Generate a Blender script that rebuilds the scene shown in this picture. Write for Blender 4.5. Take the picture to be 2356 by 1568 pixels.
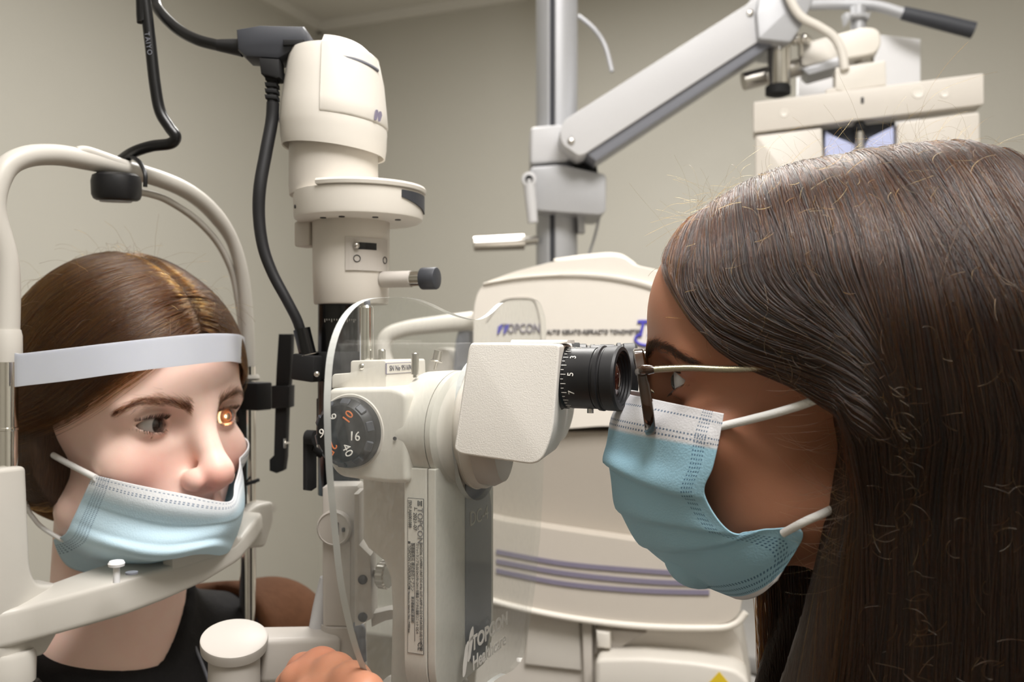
import bpy, bmesh, math, random
import numpy as np
from mathutils import Vector, Matrix

for _o in list(bpy.data.objects):
    bpy.data.objects.remove(_o, do_unlink=True)
SC = bpy.context.scene
COL = SC.collection
random.seed(7)
RNG = np.random.default_rng(7)

# ------------------------------------------------------------------ camera
FPX = 2100.0                      # focal length in pixels of the 2356 x 1568 frame
cam_d = bpy.data.cameras.new('camera'); cam = bpy.data.objects.new('camera', cam_d); COL.objects.link(cam)
cam_d.sensor_width = 36.0; cam_d.lens = FPX / 2356 * 36.0
cam_d.clip_start = 0.02; cam_d.clip_end = 50
cam.location = (0, 0, 0); cam.rotation_euler = (math.pi / 2, 0, 0)
cam_d.dof.use_dof = True; cam_d.dof.focus_distance = 0.52; cam_d.dof.aperture_fstop = 9.0
SC.camera = cam

# ------------------------------------------------------------------ world, lights, exposure
world = bpy.data.worlds.new('world'); SC.world = world; world.use_nodes = True
world.node_tree.nodes['Background'].inputs[0].default_value = (0.9, 0.95, 1.0, 1)
world.node_tree.nodes['Background'].inputs[1].default_value = 0.15
SC.view_settings.view_transform = 'Standard'; SC.view_settings.look = 'None'
SC.view_settings.gamma = 1.0; SC.view_settings.use_curve_mapping = False
SC.view_settings.exposure = -0.06
SC.cycles.max_bounces = 8; SC.cycles.caustics_reflective = False; SC.cycles.caustics_refractive = False

FLOOR_Z, CEIL_Z = -1.16, 1.30

def area_light(name, loc, target, size, power, color, size_y=None):
    l = bpy.data.lights.new(name, 'AREA'); l.energy = power; l.color = color
    l.shape = 'RECTANGLE'; l.size = size; l.size_y = size_y or size
    o = bpy.data.objects.new(name, l); COL.objects.link(o); o.location = loc
    d = Vector(target) - Vector(loc)
    o.rotation_euler = d.to_track_quat('-Z', 'Y').to_euler()
    return o
# two added area lights: ceiling bounce over the table, fill for the back wall
area_light('added_bounce_light', (0.28, 0.00, CEIL_Z - 0.06), (0.28, 0.001, 0), 0.70, 44, (1.0, 0.968, 0.945), 0.85)
area_light('added_fill_light_far', (0.05, 1.75, CEIL_Z - 0.06), (0.05, 1.751, 0), 0.6, 40, (1.0, 0.97, 0.93), 0.6)

# the photographer's flash head, tipped up at the ceiling
area_light('flash_head', (0.05, -0.30, 0.20), (0.05, -0.30, 1.2), 0.08, 24, (1.0, 0.98, 0.96), 0.05)

# ------------------------------------------------------------------ geometry helpers
def srgb(r, g, b):
    def f(c):
        c /= 255.0
        return c / 12.92 if c <= 0.04045 else ((c + 0.055) / 1.055) ** 2.4
    return (f(r), f(g), f(b), 1.0)

def W(px, py, d):
    """the point at depth d seen at a pixel of the photograph"""
    return Vector(((px - 1178) / FPX * d, d, -(py - 784) / FPX * d))

class Frame:
    """a set of room axes turned by ang: U along, V away from the camera, Z up"""
    def __init__(s, o, ang):
        a = math.radians(ang)
        s.o = Vector((o[0], o[1], 0)); s.ang = a
        s.U = Vector((math.cos(a), -math.sin(a), 0)); s.V = Vector((math.sin(a), math.cos(a), 0)); s.Z = Vector((0, 0, 1))
    def w(s, u, v, z): return s.o + s.U * u + s.V * v + s.Z * z
    def ray(s, px, py): return Vector(((px - 1178) / FPX, 1, -(py - 784) / FPX))
    def pv(s, px, py, v):
        r = s.ray(px, py); t = (v + s.o.dot(s.V)) / r.dot(s.V); p = r * t
        return ((p - s.o).dot(s.U), p.z)
    def pu(s, px, py, u):
        r = s.ray(px, py); t = (u + s.o.dot(s.U)) / r.dot(s.U); p = r * t
        return ((p - s.o).dot(s.V), p.z)
    def pz(s, px, py, z):
        r = s.ray(px, py); t = z / r.z; p = r * t
        return ((p - s.o).dot(s.U), (p - s.o).dot(s.V))
    def loc(s, p):
        q = p - s.o
        return (q.dot(s.U), q.dot(s.V), p.z)

def empty(name, loc, label=None, cat=None, group=None, kind=None):
    o = bpy.data.objects.new(name, None); COL.objects.link(o); o.location = loc
    o.empty_display_size = 0.02
    return tag(o, label, cat, group, kind)

def tag(o, label=None, cat=None, group=None, kind=None):
    if label: o['label'] = label
    if cat: o['category'] = cat
    if group: o['group'] = group
    if kind: o['kind'] = kind
    return o

def root_loc(o):
    return o.location.copy() if o.type == 'EMPTY' else Vector((0, 0, 0))      # meshes hold world coordinates

def attach(o, parent):
    if parent is not None:
        o.parent = parent
        o.matrix_parent_inverse = Matrix.Translation(-root_loc(parent))
    return o

def obj_from_mesh(me, name, mat, parent=None, smooth=True, angle=35):
    if mat is not None and not me.materials: me.materials.append(mat)
    if smooth:
        me.shade_smooth()
        if angle: me.set_sharp_from_angle(angle=math.radians(angle))
    o = bpy.data.objects.new(name, me); COL.objects.link(o)
    return attach(o, parent)

def done(bm, name, mat, parent=None, smooth=True, angle=35, label=None):
    bmesh.ops.recalc_face_normals(bm, faces=bm.faces)
    me = bpy.data.meshes.new(name); bm.to_mesh(me); bm.free()
    o = obj_from_mesh(me, name, mat, parent, smooth, angle)
    if label: o['label'] = label
    return o

def pydata(verts, faces, name, mat, parent=None, smooth=True, angle=None, recalc=False):
    me = bpy.data.meshes.new(name)
    verts = [tuple(v) for v in verts]
    me.from_pydata(verts, [], [tuple(int(i) for i in f) for f in faces]); me.update()
    if recalc:
        bm = bmesh.new(); bm.from_mesh(me); bmesh.ops.recalc_face_normals(bm, faces=bm.faces); bm.to_mesh(me); bm.free()
    return obj_from_mesh(me, name, mat, parent, smooth, angle)

def B(): return bmesh.new()

def bevel_all(bm, geom_edges, w, seg=3):
    if w > 0:
        bmesh.ops.bevel(bm, geom=geom_edges, offset=w, segments=seg, profile=0.5, affect='EDGES', clamp_overlap=True)

def box(bm, fr, c, size, bev=0.002, seg=3, rot=None):
    """box in frame fr (Frame or Matrix): centre c (u,v,z), size (du,dv,dz)"""
    t = B()
    bmesh.ops.create_cube(t, size=1.0)
    for v in t.verts: v.co = Vector((v.co.x * size[0], v.co.y * size[1], v.co.z * size[2]))
    bevel_all(t, t.edges[:], bev, seg)
    for v in t.verts:
        p = v.co
        if rot is not None: p = rot @ p
        p = p + Vector(c)
        v.co = fr.w(*p) if isinstance(fr, Frame) else (fr @ p)
    join(bm, t)

def join(bm, t):
    me = bpy.data.meshes.new('tmp'); t.to_mesh(me); t.free(); bm.from_mesh(me); bpy.data.meshes.remove(me)

def prism(bm, pts, a0, a1, mapf, bev=0.0, seg=3, only_caps=True):
    """polygon pts (2-D) swept from a0 to a1; mapf(p, q, a) gives the world point"""
    t = B()
    lo = [t.verts.new((p[0], p[1], a0)) for p in pts]
    hi = [t.verts.new((p[0], p[1], a1)) for p in pts]
    f0 = t.faces.new(lo); f1 = t.faces.new(hi)
    n = len(pts)
    for i in range(n): t.faces.new((lo[i], lo[(i + 1) % n], hi[(i + 1) % n], hi[i]))
    bmesh.ops.recalc_face_normals(t, faces=t.faces)
    if bev > 0:
        es = list(set(f0.edges[:] + f1.edges[:])) if only_caps else t.edges[:]
        bevel_all(t, es, bev, seg)
    for v in t.verts: v.co = mapf(v.co.x, v.co.y, v.co.z)
    join(bm, t)

def axes_for(d):
    d = Vector(d).normalized()
    a = Vector((0, 0, 1)) if abs(d.z) < 0.95 else Vector((1, 0, 0))
    x = (a - d * a.dot(d)).normalized(); y = d.cross(x)
    return x, y, d

def lathe(bm, prof, o, d, seg=48, cap=True, sx=1.0, sy=1.0):
    """profile [(r,h)...] turned about the axis d through o"""
    x, y, d = axes_for(d); o = Vector(o); rings = []
    for r, h in prof:
        rings.append([bm.verts.new(o + d * h + (x * math.cos(2 * math.pi * i / seg) * sx + y * math.sin(2 * math.pi * i / seg) * sy) * max(r, 1e-5)) for i in range(seg)])
    for a, b in zip(rings[:-1], rings[1:]):
        for i in range(seg):
            j = (i + 1) % seg
            bm.faces.new((a[i], a[j], b[j], b[i]))
    if cap:
        bm.faces.new(rings[0][::-1]); bm.faces.new(rings[-1])

def cyl(bm, o, d, r, h, seg=40, bev=0.0):
    if bev > 0:
        k = [(r - bev, 0), (r - bev * .3, bev * .3), (r, bev), (r, h - bev), (r - bev * .3, h - bev * .3), (r - bev, h)]
    else: k = [(r, 0), (r, h)]
    lathe(bm, k, o, d, seg)

def spline(pts, n=8, closed=False):
    """Catmull-Rom through the points"""
    P = [Vector(p) for p in pts]; out = []
    m = len(P)
    rng = range(m if closed else m - 1)
    for i in rng:
        if closed: a, b, c, d = P[(i - 1) % m], P[i], P[(i + 1) % m], P[(i + 2) % m]
        else: a, b, c, d = P[max(i - 1, 0)], P[i], P[i + 1], P[min(i + 2, m - 1)]
        for k in range(n):
            t = k / n
            out.append(0.5 * ((2 * b) + (c - a) * t + (2 * a - 5 * b + 4 * c - d) * t * t + (3 * b - a - 3 * c + d) * t ** 3))
    if not closed: out.append(P[-1].copy())
    return out

def tube(bm, pts, r, seg=16, n=8, cap=True, smooth=True, closed=False):
    """round tube along a spline; r a number or a list per control point"""
    path = spline(pts, n, closed) if smooth else [Vector(p) for p in pts]
    N = len(path)
    if isinstance(r, (int, float)): rad = [r] * N
    else:
        rad = [float(x) for x in np.interp(np.linspace(0, len(r) - 1, N), range(len(r)), r)]
    rings = []; prevx = None
    for i, p in enumerate(path):
        if closed: d = (path[(i + 1) % N] - path[(i - 1) % N])
        else: d = (path[min(i + 1, N - 1)] - path[max(i - 1, 0)])
        d.normalize()
        if prevx is None: x, y, _ = axes_for(d)
        else:
            x = (prevx - d * prevx.dot(d))
            x = x.normalized() if x.length > 1e-9 else axes_for(d)[0]
            y = d.cross(x)
        prevx = x
        rings.append([bm.verts.new(p + (x * math.cos(2 * math.pi * k / seg) + y * math.sin(2 * math.pi * k / seg)) * rad[i]) for k in range(seg)])
    prs = list(zip(rings[:-1], rings[1:]))
    if closed: prs.append((rings[-1], rings[0]))
    for a, b in prs:
        for k in range(seg):
            j = (k + 1) % seg
            bm.faces.new((a[k], a[j], b[j], b[k]))
    if cap and not closed:
        bm.faces.new(rings[0][::-1]); bm.faces.new(rings[-1])

def loft(bm, rings, cap=True, closed=True):
    R = [[bm.verts.new(p) for p in ring] for ring in rings]
    n = len(R[0])
    for a, b in zip(R[:-1], R[1:]):
        for i in range(n if closed else n - 1):
            j = (i + 1) % n
            bm.faces.new((a[i], a[j], b[j], b[i]))
    if cap and closed:
        bm.faces.new(R[0][::-1]); bm.faces.new(R[-1])

def rrect(w, h, r, n=6):
    """rounded rectangle outline centred on 0"""
    pts = []
    for cx, cy, a0 in ((w/2-r, h/2-r, 0), (-w/2+r, h/2-r, 90), (-w/2+r, -h/2+r, 180), (w/2-r, -h/2+r, 270)):
        for k in range(n + 1):
            a = math.radians(a0 + 90 * k / n)
            pts.append((cx + r * math.cos(a), cy + r * math.sin(a)))
    return pts

def round_poly(pts, r, n=5):
    """round the corners of a 2-D polygon; r a number or one per corner"""
    out = []; m = len(pts)
    for i in range(m):
        ri = r[i] if isinstance(r, (list, tuple)) else r
        p = Vector(pts[i][:2]); a = Vector(pts[i - 1][:2]); b = Vector(pts[(i + 1) % m][:2])
        da, db = (a - p), (b - p)
        k = min(ri, da.length * .49, db.length * .49)
        if k < 1e-7: out.append((p.x, p.y)); continue
        s = p + da.normalized() * k; e = p + db.normalized() * k
        for j in range(n + 1):
            t = j / n
            q = s * (1 - t) ** 2 + p * 2 * t * (1 - t) + e * t * t
            out.append((q.x, q.y))
    return out

DG = None
def text(body, size, M, mat, name, parent, align='CENTER', depth=0.0002, shear=0.0, sx=1.0, spacing=1.0, bold=0.0):
    """flat lettering as thin raised geometry; M maps x right, y up, z out of the surface"""
    cu = bpy.data.curves.new(name, 'FONT'); cu.body = body; cu.size = size; cu.align_x = align; cu.align_y = 'CENTER'
    cu.extrude = depth; cu.shear = shear; cu.space_character = spacing; cu.offset = bold; cu.resolution_u = 3
    tmp = bpy.data.objects.new('tmp_text', cu); COL.objects.link(tmp)
    dg = bpy.context.evaluated_depsgraph_get()
    me = bpy.data.meshes.new_from_object(tmp.evaluated_get(dg))
    bpy.data.objects.remove(tmp, do_unlink=True); bpy.data.curves.remove(cu)
    me.transform(Matrix.Diagonal((sx, 1, 1, 1)))
    me.transform(M)
    me.materials.clear(); me.materials.append(mat)
    me.name = name
    o = bpy.data.objects.new(name, me); COL.objects.link(o)
    return attach(o, parent)

def surfM(o, right, up):
    r = Vector(right).normalized(); u = Vector(up); u = (u - r * u.dot(r)).normalized(); n = r.cross(u)
    M = Matrix((r, u, n)).transposed().to_4x4(); M.translation = Vector(o)
    return M

# ------------------------------------------------------------------ materials
def mat(name, col, rough=0.5, metal=0.0, bump=0.0, bscale=800, var=0.0, vscale=20, spec=0.5, coat=0.0, sub=0.0, subr=None, trans=0.0, ior=1.45, emit=None, est=0.0, col2=None, aniso=0):
    m = bpy.data.materials.new(name); m.use_nodes = True
    nt = m.node_tree; p = nt.nodes['Principled BSDF']
    p.inputs['Base Color'].default_value = col
    p.inputs['Roughness'].default_value = rough; p.inputs['Metallic'].default_value = metal
    p.inputs['Specular IOR Level'].default_value = spec; p.inputs['IOR'].default_value = ior
    p.inputs['Coat Weight'].default_value = coat; p.inputs['Transmission Weight'].default_value = trans
    if sub:
        p.inputs['Subsurface Weight'].default_value = sub
        p.inputs['Subsurface Radius'].default_value = subr or (0.0036, 0.0013, 0.0007); p.inputs['Subsurface Scale'].default_value = 1.0
    if emit: p.inputs['Emission Color'].default_value = emit; p.inputs['Emission Strength'].default_value = est
    tc = nt.nodes.new('ShaderNodeTexCoord')
    n2 = nt.nodes.new('ShaderNodeTexNoise'); n2.inputs['Scale'].default_value = vscale; n2.inputs['Detail'].default_value = 4
    nt.links.new(tc.outputs['Object'], n2.inputs['Vector'])
    if var or col2:
        mx = nt.nodes.new('ShaderNodeMix'); mx.data_type = 'RGBA'
        mx.inputs['A'].default_value = col
        mx.inputs['B'].default_value = col2 or (col[0] * (1 - var), col[1] * (1 - var), col[2] * (1 - var), 1)
        nt.links.new(n2.outputs['Fac'], mx.inputs['Factor']); nt.links.new(mx.outputs['Result'], p.inputs['Base Color'])
    mr = nt.nodes.new('ShaderNodeMapRange'); mr.inputs['To Min'].default_value = max(rough - 0.06, 0.02); mr.inputs['To Max'].default_value = min(rough + 0.06, 1)
    if metal < 0.5 and trans < 0.5:
        nt.links.new(n2.outputs['Fac'], mr.inputs['Value']); nt.links.new(mr.outputs['Result'], p.inputs['Roughness'])
    if bump:
        nb = nt.nodes.new('ShaderNodeTexNoise'); nb.inputs['Scale'].default_value = bscale; nb.inputs['Detail'].default_value = 2
        nt.links.new(tc.outputs['Object'], nb.inputs['Vector'])
        bp = nt.nodes.new('ShaderNodeBump'); bp.inputs['Strength'].default_value = bump; bp.inputs['Distance'].default_value = 0.0004
        nt.links.new(nb.outputs['Fac'], bp.inputs['Height']); nt.links.new(bp.outputs['Normal'], p.inputs['Normal'])
    return m

M_WALL = mat('wall_paint', srgb(200, 197, 187), 0.6, bump=0.15, bscale=300, var=0.04, vscale=3)
M_CEIL = mat('ceiling_paint', srgb(222, 219, 211), 0.8, bump=0.2, bscale=200, var=0.04, vscale=4)
M_FLOOR = mat('floor_vinyl', srgb(120, 112, 100), 0.5, var=0.2, vscale=15)
M_IVORY = mat('ivory_plastic', srgb(222, 217, 208), 0.42, bump=0.06, bscale=2500, var=0.03, vscale=9)
M_IVORY2 = mat('ivory_plastic_warm', srgb(212, 206, 197), 0.42, bump=0.05, bscale=2500, var=0.03, vscale=9)
M_CHIN = mat('chin_rest_plastic', srgb(194, 190, 182), 0.4, bump=0.05, bscale=2200, var=0.03, vscale=9)
M_GRAIN = mat('grained_white_plastic', srgb(236, 232, 225), 0.5, bump=0.35, bscale=1400, var=0.02, vscale=9)
M_TAUPE = mat('taupe_grey_plastic', srgb(190, 184, 177), 0.45, bump=0.05, bscale=2000, var=0.04, vscale=9)
M_GREYP = mat('slate_grey_plastic', srgb(118, 120, 128), 0.35, var=0.05)
M_BLACK = mat('black_plastic', srgb(24, 24, 26), 0.42, bump=0.05, bscale=2200, var=0.2)
M_BLACKG = mat('black_gloss', srgb(14, 14, 15), 0.22, var=0.2)
M_BLACKM = mat('black_matte', srgb(16, 16, 17), 0.75, var=0.2)
M_CHARC = mat('charcoal_plastic', srgb(58, 60, 66), 0.5, bump=0.1, bscale=1500, var=0.1)
M_RUBBER = mat('black_rubber', srgb(30, 30, 32), 0.5, bump=0.05, bscale=900)
M_CABLE = mat('black_cable', srgb(18, 18, 19), 0.3)
M_CHROME = mat('chrome', srgb(225, 222, 216), 0.12, metal=1.0)
M_STEEL = mat('brushed_steel', srgb(196, 192, 186), 0.3, metal=1.0)
M_ALU = mat('painted_silver', srgb(196, 196, 198), 0.45, bump=0.08, bscale=2500, var=0.03)
M_ALU2 = mat('anodised_silver', srgb(172, 173, 176), 0.42, metal=0.25)
M_WHITE = mat('white_print', srgb(235, 232, 226), 0.6)
M_ORANGE = mat('orange_print', srgb(225, 120, 55), 0.6)
M_GREYPR = mat('grey_print', srgb(105, 103, 108), 0.6)
M_DARKPR = mat('dark_print', srgb(40, 38, 40), 0.6)
M_BLUEPR = mat('violet_print', srgb(84, 80, 190), 0.6)
M_STRIPE = mat('mauve_print', srgb(132, 126, 146), 0.6)
M_BAND = mat('milky_silicone_band', srgb(200, 204, 213), 0.3, sub=0.4, subr=(0.004, 0.004, 0.005))
M_CARD = mat('white_card', srgb(238, 238, 240), 0.5)
M_GREYC = mat('grey_laminate', srgb(150, 148, 146), 0.5, var=0.05)
# ------------------------------------------------------------------ the room, turned about 23 degrees to the view
RM = Frame((-0.79, 3.74), 22.7)
def slab(name, c, size, m):
    bm = B(); box(bm, RM, c, size, 0.0); o = done(bm, name, m, smooth=False); tag(o, kind='structure'); return o
H = CEIL_Z - FLOOR_Z; ZC = (CEIL_Z + FLOOR_Z) / 2
slab('wall_back', (1.9, 0.05, ZC), (4.2, 0.1, H), M_WALL)
wall_l = slab('wall_left', (-0.05, -2.65, ZC), (0.1, 5.5, H), M_WALL)
slab('wall_right', (3.85, -2.65, ZC), (0.1, 5.5, H), M_WALL)
slab('wall_front', (1.9, -5.35, ZC), (4.2, 0.1, H), M_WALL)
slab('floor', (1.9, -2.65, FLOOR_Z - 0.05), (4.2, 5.6, 0.1), M_FLOOR)
slab('ceiling', (1.9, -2.65, CEIL_Z + 0.05), (4.2, 5.6, 0.1), M_CEIL)
slab('trim_1', (1.9, -0.012, CEIL_Z - 0.02), (4.0, 0.024, 0.04), M_CEIL)
slab('trim_2', (0.012, -2.65, CEIL_Z - 0.02), (0.024, 5.4, 0.04), M_CEIL)
slab('baseboard_back', (1.9, -0.008, FLOOR_Z + 0.05), (3.8, 0.016, 0.1), M_CEIL)
slab('baseboard_left', (0.008, -2.65, FLOOR_Z + 0.05), (0.016, 5.4, 0.1), M_CEIL)
_v, _z = RM.pu(628, 1166, 0.0)
bm = B(); lathe(bm, [(.016, 0), (.015, .003), (.008, .0045), (0, .0047)], RM.w(0, _v, _z), RM.U, 24); done(bm, 'screw_cap', M_TAUPE, wall_l)
# ------------------------------------------------------------------ slit lamp
FS = Frame((-0.0316, 0.562), 22.0)          # optical axis of the microscope
FB = Frame((-0.0075, 0.5684), 12.0)         # binocular head, turned a little on its mount
TAB_Z = -0.45
def mS(v0=None): return lambda p, q, a: FS.w(p, a, q)          # outline in (u,z), swept along v
def mSu(p, q, a): return FS.w(a, p, q)                         # outline in (v,z), swept along u
def mB(p, q, a): return FB.w(p, a, q)

slit = empty('slit_lamp', FS.w(-0.06, 0.03, TAB_Z), 'ivory slit lamp microscope with black eyepieces and tall lamp tower between the two women', 'slit lamp')

# -- magnification housing with its black dial
P = [FS.pv(x, y, -0.035) for x, y in ((753, 893), (905, 891), (935, 905), (940, 1112), (890, 1112), (778, 1096), (755, 1065))]
bm = B(); prism(bm, round_poly(P, [.005, .01, .004, .004, .01, .012, .012]), -0.035, 0.062, mS(), 0.007, 4)
done(bm, 'magnification_housing', M_IVORY, slit)
def ell(cv, cz, rv, rz, n=64): return [(cv + rv * math.cos(2 * math.pi * k / n), cz + rz * math.sin(2 * math.pi * k / n)) for k in range(n)]

DC = FS.w(-0.0567, -0.0345, -0.0548); DN = -FS.V
dial = None
bm = B(); lathe(bm, [(.0235, 0), (.0235, .0012), (.0225, .002)], DC + FS.V * .001, DN, 72); done(bm, 'dial_seat', M_IVORY2, slit)
bm = B()
lathe(bm, [(.0212, 0), (.0213, .004), (.0207, .0062), (.0198, .0068), (.0172, .0105), (.0168, .0112), (.0100, .0116), (.0, .0116)], DC, DN, 72)
dial = done(bm, 'magnification_dial', M_BLACK, slit, angle=25, label='black magnification dial with white and orange numbers')
bm = B()
for k in range(10):                                         # bevelled grip facets round the edge
    a = math.radians(k * 36 + 14)
    M = surfM(DC + DN * .0086 + FS.U * (.0186 * math.cos(a)) + FS.Z * (.0186 * math.sin(a)), -FS.U * math.sin(a) + FS.Z * math.cos(a), (FS.U * math.cos(a) + FS.Z * math.sin(a)) * .5 - DN * .5)
    box(bm, M, (0, 0, 0), (.0062, .0046, .0022), .0006, 1)
done(bm, 'grip_facet', M_CHARC, dial)
for s, ang, rr, m, rot in (('16', -8, .0098, M_WHITE, 0), ('10', 62, .0112, M_ORANGE, 58), ('40', -64, .0108, M_WHITE, -62), ('6', 118, .0112, M_WHITE, 110), ('16', 180, .0112, M_WHITE, 180), ('25', 235, .0110, M_ORANGE, 240)):
    a = math.radians(ang); t = math.radians(rot)
    rt = FS.U * math.cos(t) + FS.Z * math.sin(t); up = -FS.U * math.sin(t) + FS.Z * math.cos(t)
    text(s, .0078, surfM(DC + DN * .0119 + FS.U * (rr * math.cos(a)) + FS.Z * (rr * math.sin(a)), rt, up), m, 'dial_number', dial)
bm = B(); cyl(bm, FS.w(-.026, -.0355, -.0575), DN, .0011, .0008, 12); done(bm, 'index_dot', M_DARKPR, slit)

# -- top block with serial plate
bm = B()
P = [FS.pv(x, y, -0.02) for x, y in ((763, 893), (763, 860), (806, 857), (806, 829), (888, 828), (890, 891))]
prism(bm, round_poly(P, [.001, .003, .001, .002, .002, .001]), -0.02, 0.032, mS(), 0.0025, 3)
done(bm, 'top_block', M_IVORY, slit)
u0 = FS.pv(889, 850, -0.02)[0]; v0, z0 = FS.pu(921, 846, u0)
bm = B(); box(bm, FS, (u0, v0, z0), (.0006, .036, .0068), 0); pl = done(bm, 'serial_plate', M_STRIPE, slit, smooth=False)
bm = B(); box(bm, FS, (u0 + .0002, v0, z0), (.0005, .0350, .0060), 0); done(bm, 'plate_face', M_IVORY, pl, smooth=False)
text('SN No 951696', .0048, surfM(FS.w(u0 + .0006, v0, z0), FS.V, FS.Z), M_GREYPR, 'serial_text', pl, sx=1.0)
u0, z0 = FS.pv(833, 843, -0.019)
bm = B(); bmesh.ops.create_uvsphere(bm, u_segments=16, v_segments=10, radius=.0026, matrix=Matrix.Translation(FS.w(u0, -.0185, z0))); done(bm, 'ball_catch', M_CHROME, slit)
def pin(px, y0, y1, v, r, name, m=M_CHROME, prof=None):
    u, zb = FS.pv(px, y1, v); _, zt = FS.pv(px, y0, v); h = zt - zb
    bm = B(); lathe(bm, prof(h) if prof else [(r, 0), (r, h - r * .35), (r * .75, h), (0, h)], FS.w(u, v, zb), (0, 0, 1), 32)
    return done(bm, name, m, slit)
pin(843, 702, 830, .0, .0044, 'guide_pin')
pin(845, 690, 705, .0, .002, 'guide_pin', M_GREYP)
pin(879, 803, 830, .0, .0024, 'guide_pin')
def kn(h): return [(.0014, 0), (.0014, h * .12), (.0024, h * .13), (.0024, h * .96), (.0019, h), (0, h)]
pin(955, 811, 868, -.012, .0024, 'knurled_screw', M_STEEL, kn)
bm = B()
a = W(1009, 806, .60); b = W(1000, 850, .60); c = W(1004, 832, .60)
tube(bm, [b, c], .0011, 12, 1, smooth=False); tube(bm, [c, a], .0028, 20, 1, smooth=False)
lathe(bm, [(.0038, 0), (.0042, .0006), (.0036, .0012)], c, a - c, 24)
done(bm, 'lock_pin', M_STEEL, slit)

# -- drum and camera unit
def shell(cv, cz, rv, rz, us, ins):
    n = 72; rings = []
    for u, k in zip(us, ins):
        rings.append([FS.w(u, p, q) for p, q in ell(cv, cz, rv - k, rz - k, n)])
    return rings
bm = B(); loft(bm, shell(.012, -.055, .048, .0365, (-.034, -.031, -.027, -.012, -.0068), (.014, .006, .001, .0, .0)))
done(bm, 'beam_drum', M_IVORY, slit, angle=40)
bm = B(); loft(bm, shell(.012, -.055, .048, .0365, (-.0062, -.003, .0, .002), (.0, .0, .003, .010)))
done(bm, 'drum_ring', M_IVORY, slit, angle=40)
bm = B(); loft(bm, shell(.016, -.0545, .0345, .0385, (.0, .003, .006, .0064, .011, .013, .014), (.0035, .001, .0, .0008, .0008, .002, .006)))
done(bm, 'mount_ring', M_IVORY, slit, angle=40)
# camera body hanging under the drum
prof = [(-.031, -.075), (-.031, -.196), (-.024, -.212), (.045, -.212), (.055, -.196), (.055, -.075)]
bm = B(); prism(bm, round_poly(prof, [.001, .012, .012, .015, .015, .001], 8), -.0225, -.0075, mSu, .0028, 4)
camu = done(bm, 'camera_unit', M_IVORY, slit, label='ivory digital camera unit with printed rating label')
bm = B(); prism(bm, round_poly(prof, [.001, .012, .012, .015, .015, .001], 8), -.0068, -.0016, mSu, .0024, 4)
done(bm, 'camera_front', M_IVORY, slit)
# dark front panel with lettering
P = [(.0095, -.078), (.0095, -.19), (.018, -.206), (.040, -.206), (.050, -.19), (.050, -.105), (.035, -.078)]
bm = B(); prism(bm, round_poly(P, .01, 6), -.0018, -.0008, mSu, .0004, 1); pn = done(bm, 'front_panel', M_GREYP, camu, label='slate grey panel on the camera unit')
text('DC-4', .013, surfM(FS.w(-.0006, .0145, -.113), FS.V, FS.Z), M_TAUPE, 'panel_text', pn, align='LEFT', sx=1.0)
# rating label on the side of the camera unit, reading downwards
LM = surfM(FS.w(-.0145, -.0313, -.1385), -FS.Z, FS.U)       # x runs down, y towards the eyepieces
def lab(pts): return [LM @ Vector(p) for p in pts]
bm = B(); box(bm, LM, (0, 0, 0), (.0915, .0106, .0003), 0); lb = done(bm, 'rating_label', M_DARKPR, camu, smooth=False)
bm = B(); box(bm, LM, (0, 0, .0001), (.0910, .0101, .0003), 0); done(bm, 'label_face', M_IVORY, lb, smooth=False)
def ltext(s, x, y, sz, sx=1.0, m=M_DARKPR, shear=0):
    text(s, sz, LM @ Matrix.Translation((x, y, .0005)), m, 'label_text', lb, align='LEFT', depth=.00005, sx=sx, shear=shear)
ltext('TOPCON', -.0405, .0030, .0050, 1.0, M_GREYPR)
ltext('2021-07', -.0375, -.0003, .0032)
ltext('[SN] AJ6001088', -.0445, -.0036, .0030, .82)
ltext('DIGITAL CAMERA UNIT DC-4 for SLIT LAMP SL-D2 D4 DATED (US) DVI D701', -.0195, .0037, .0024, .78)
ltext('スリットランプ SL-D2 D4 D701 DV11 付属品 デジタル撮影ユニット DC-4', -.0195, .0012, .0022, .74)
ltext('製造販売元 株式会社トプコン', -.0195, -.0020, .0027, .8)
ltext('東京都板橋区蓮沼町', .0120, -.0020, .0022, .8)
ltext('TOPCON CORPORATION', -.0180, -.0042, .0026, .86)
ltext('75-1 Hasunuma-cho, Itabashi-ku, Tokyo, 174-8580 Japan', .0068, -.0042, .0018, .66)
ltext('CE', .0385, .0030, .0046, .9)
bm = B()
box(bm, LM, (.0095, -.0005, .0004), (.058, .00025, .0001), 0)
for y, w in ((.0, .0032), (.0011, .0024), (.0022, .0032)): box(bm, LM, (-.0430, .0018 + y, .0004), (w, .0007, .0001), 0)
box(bm, LM, (-.0395, -.0006, .0004), (.0022, .00025, .0001), 0); box(bm, LM, (-.0400, .0004, .0004), (.0003, .0018, .0001), 0)
box(bm, LM, (-.0195, -.0042, .0004), (.0014, .0016, .0001), 0)
done(bm, 'label_mark', M_DARKPR, lb, smooth=False)

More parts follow.
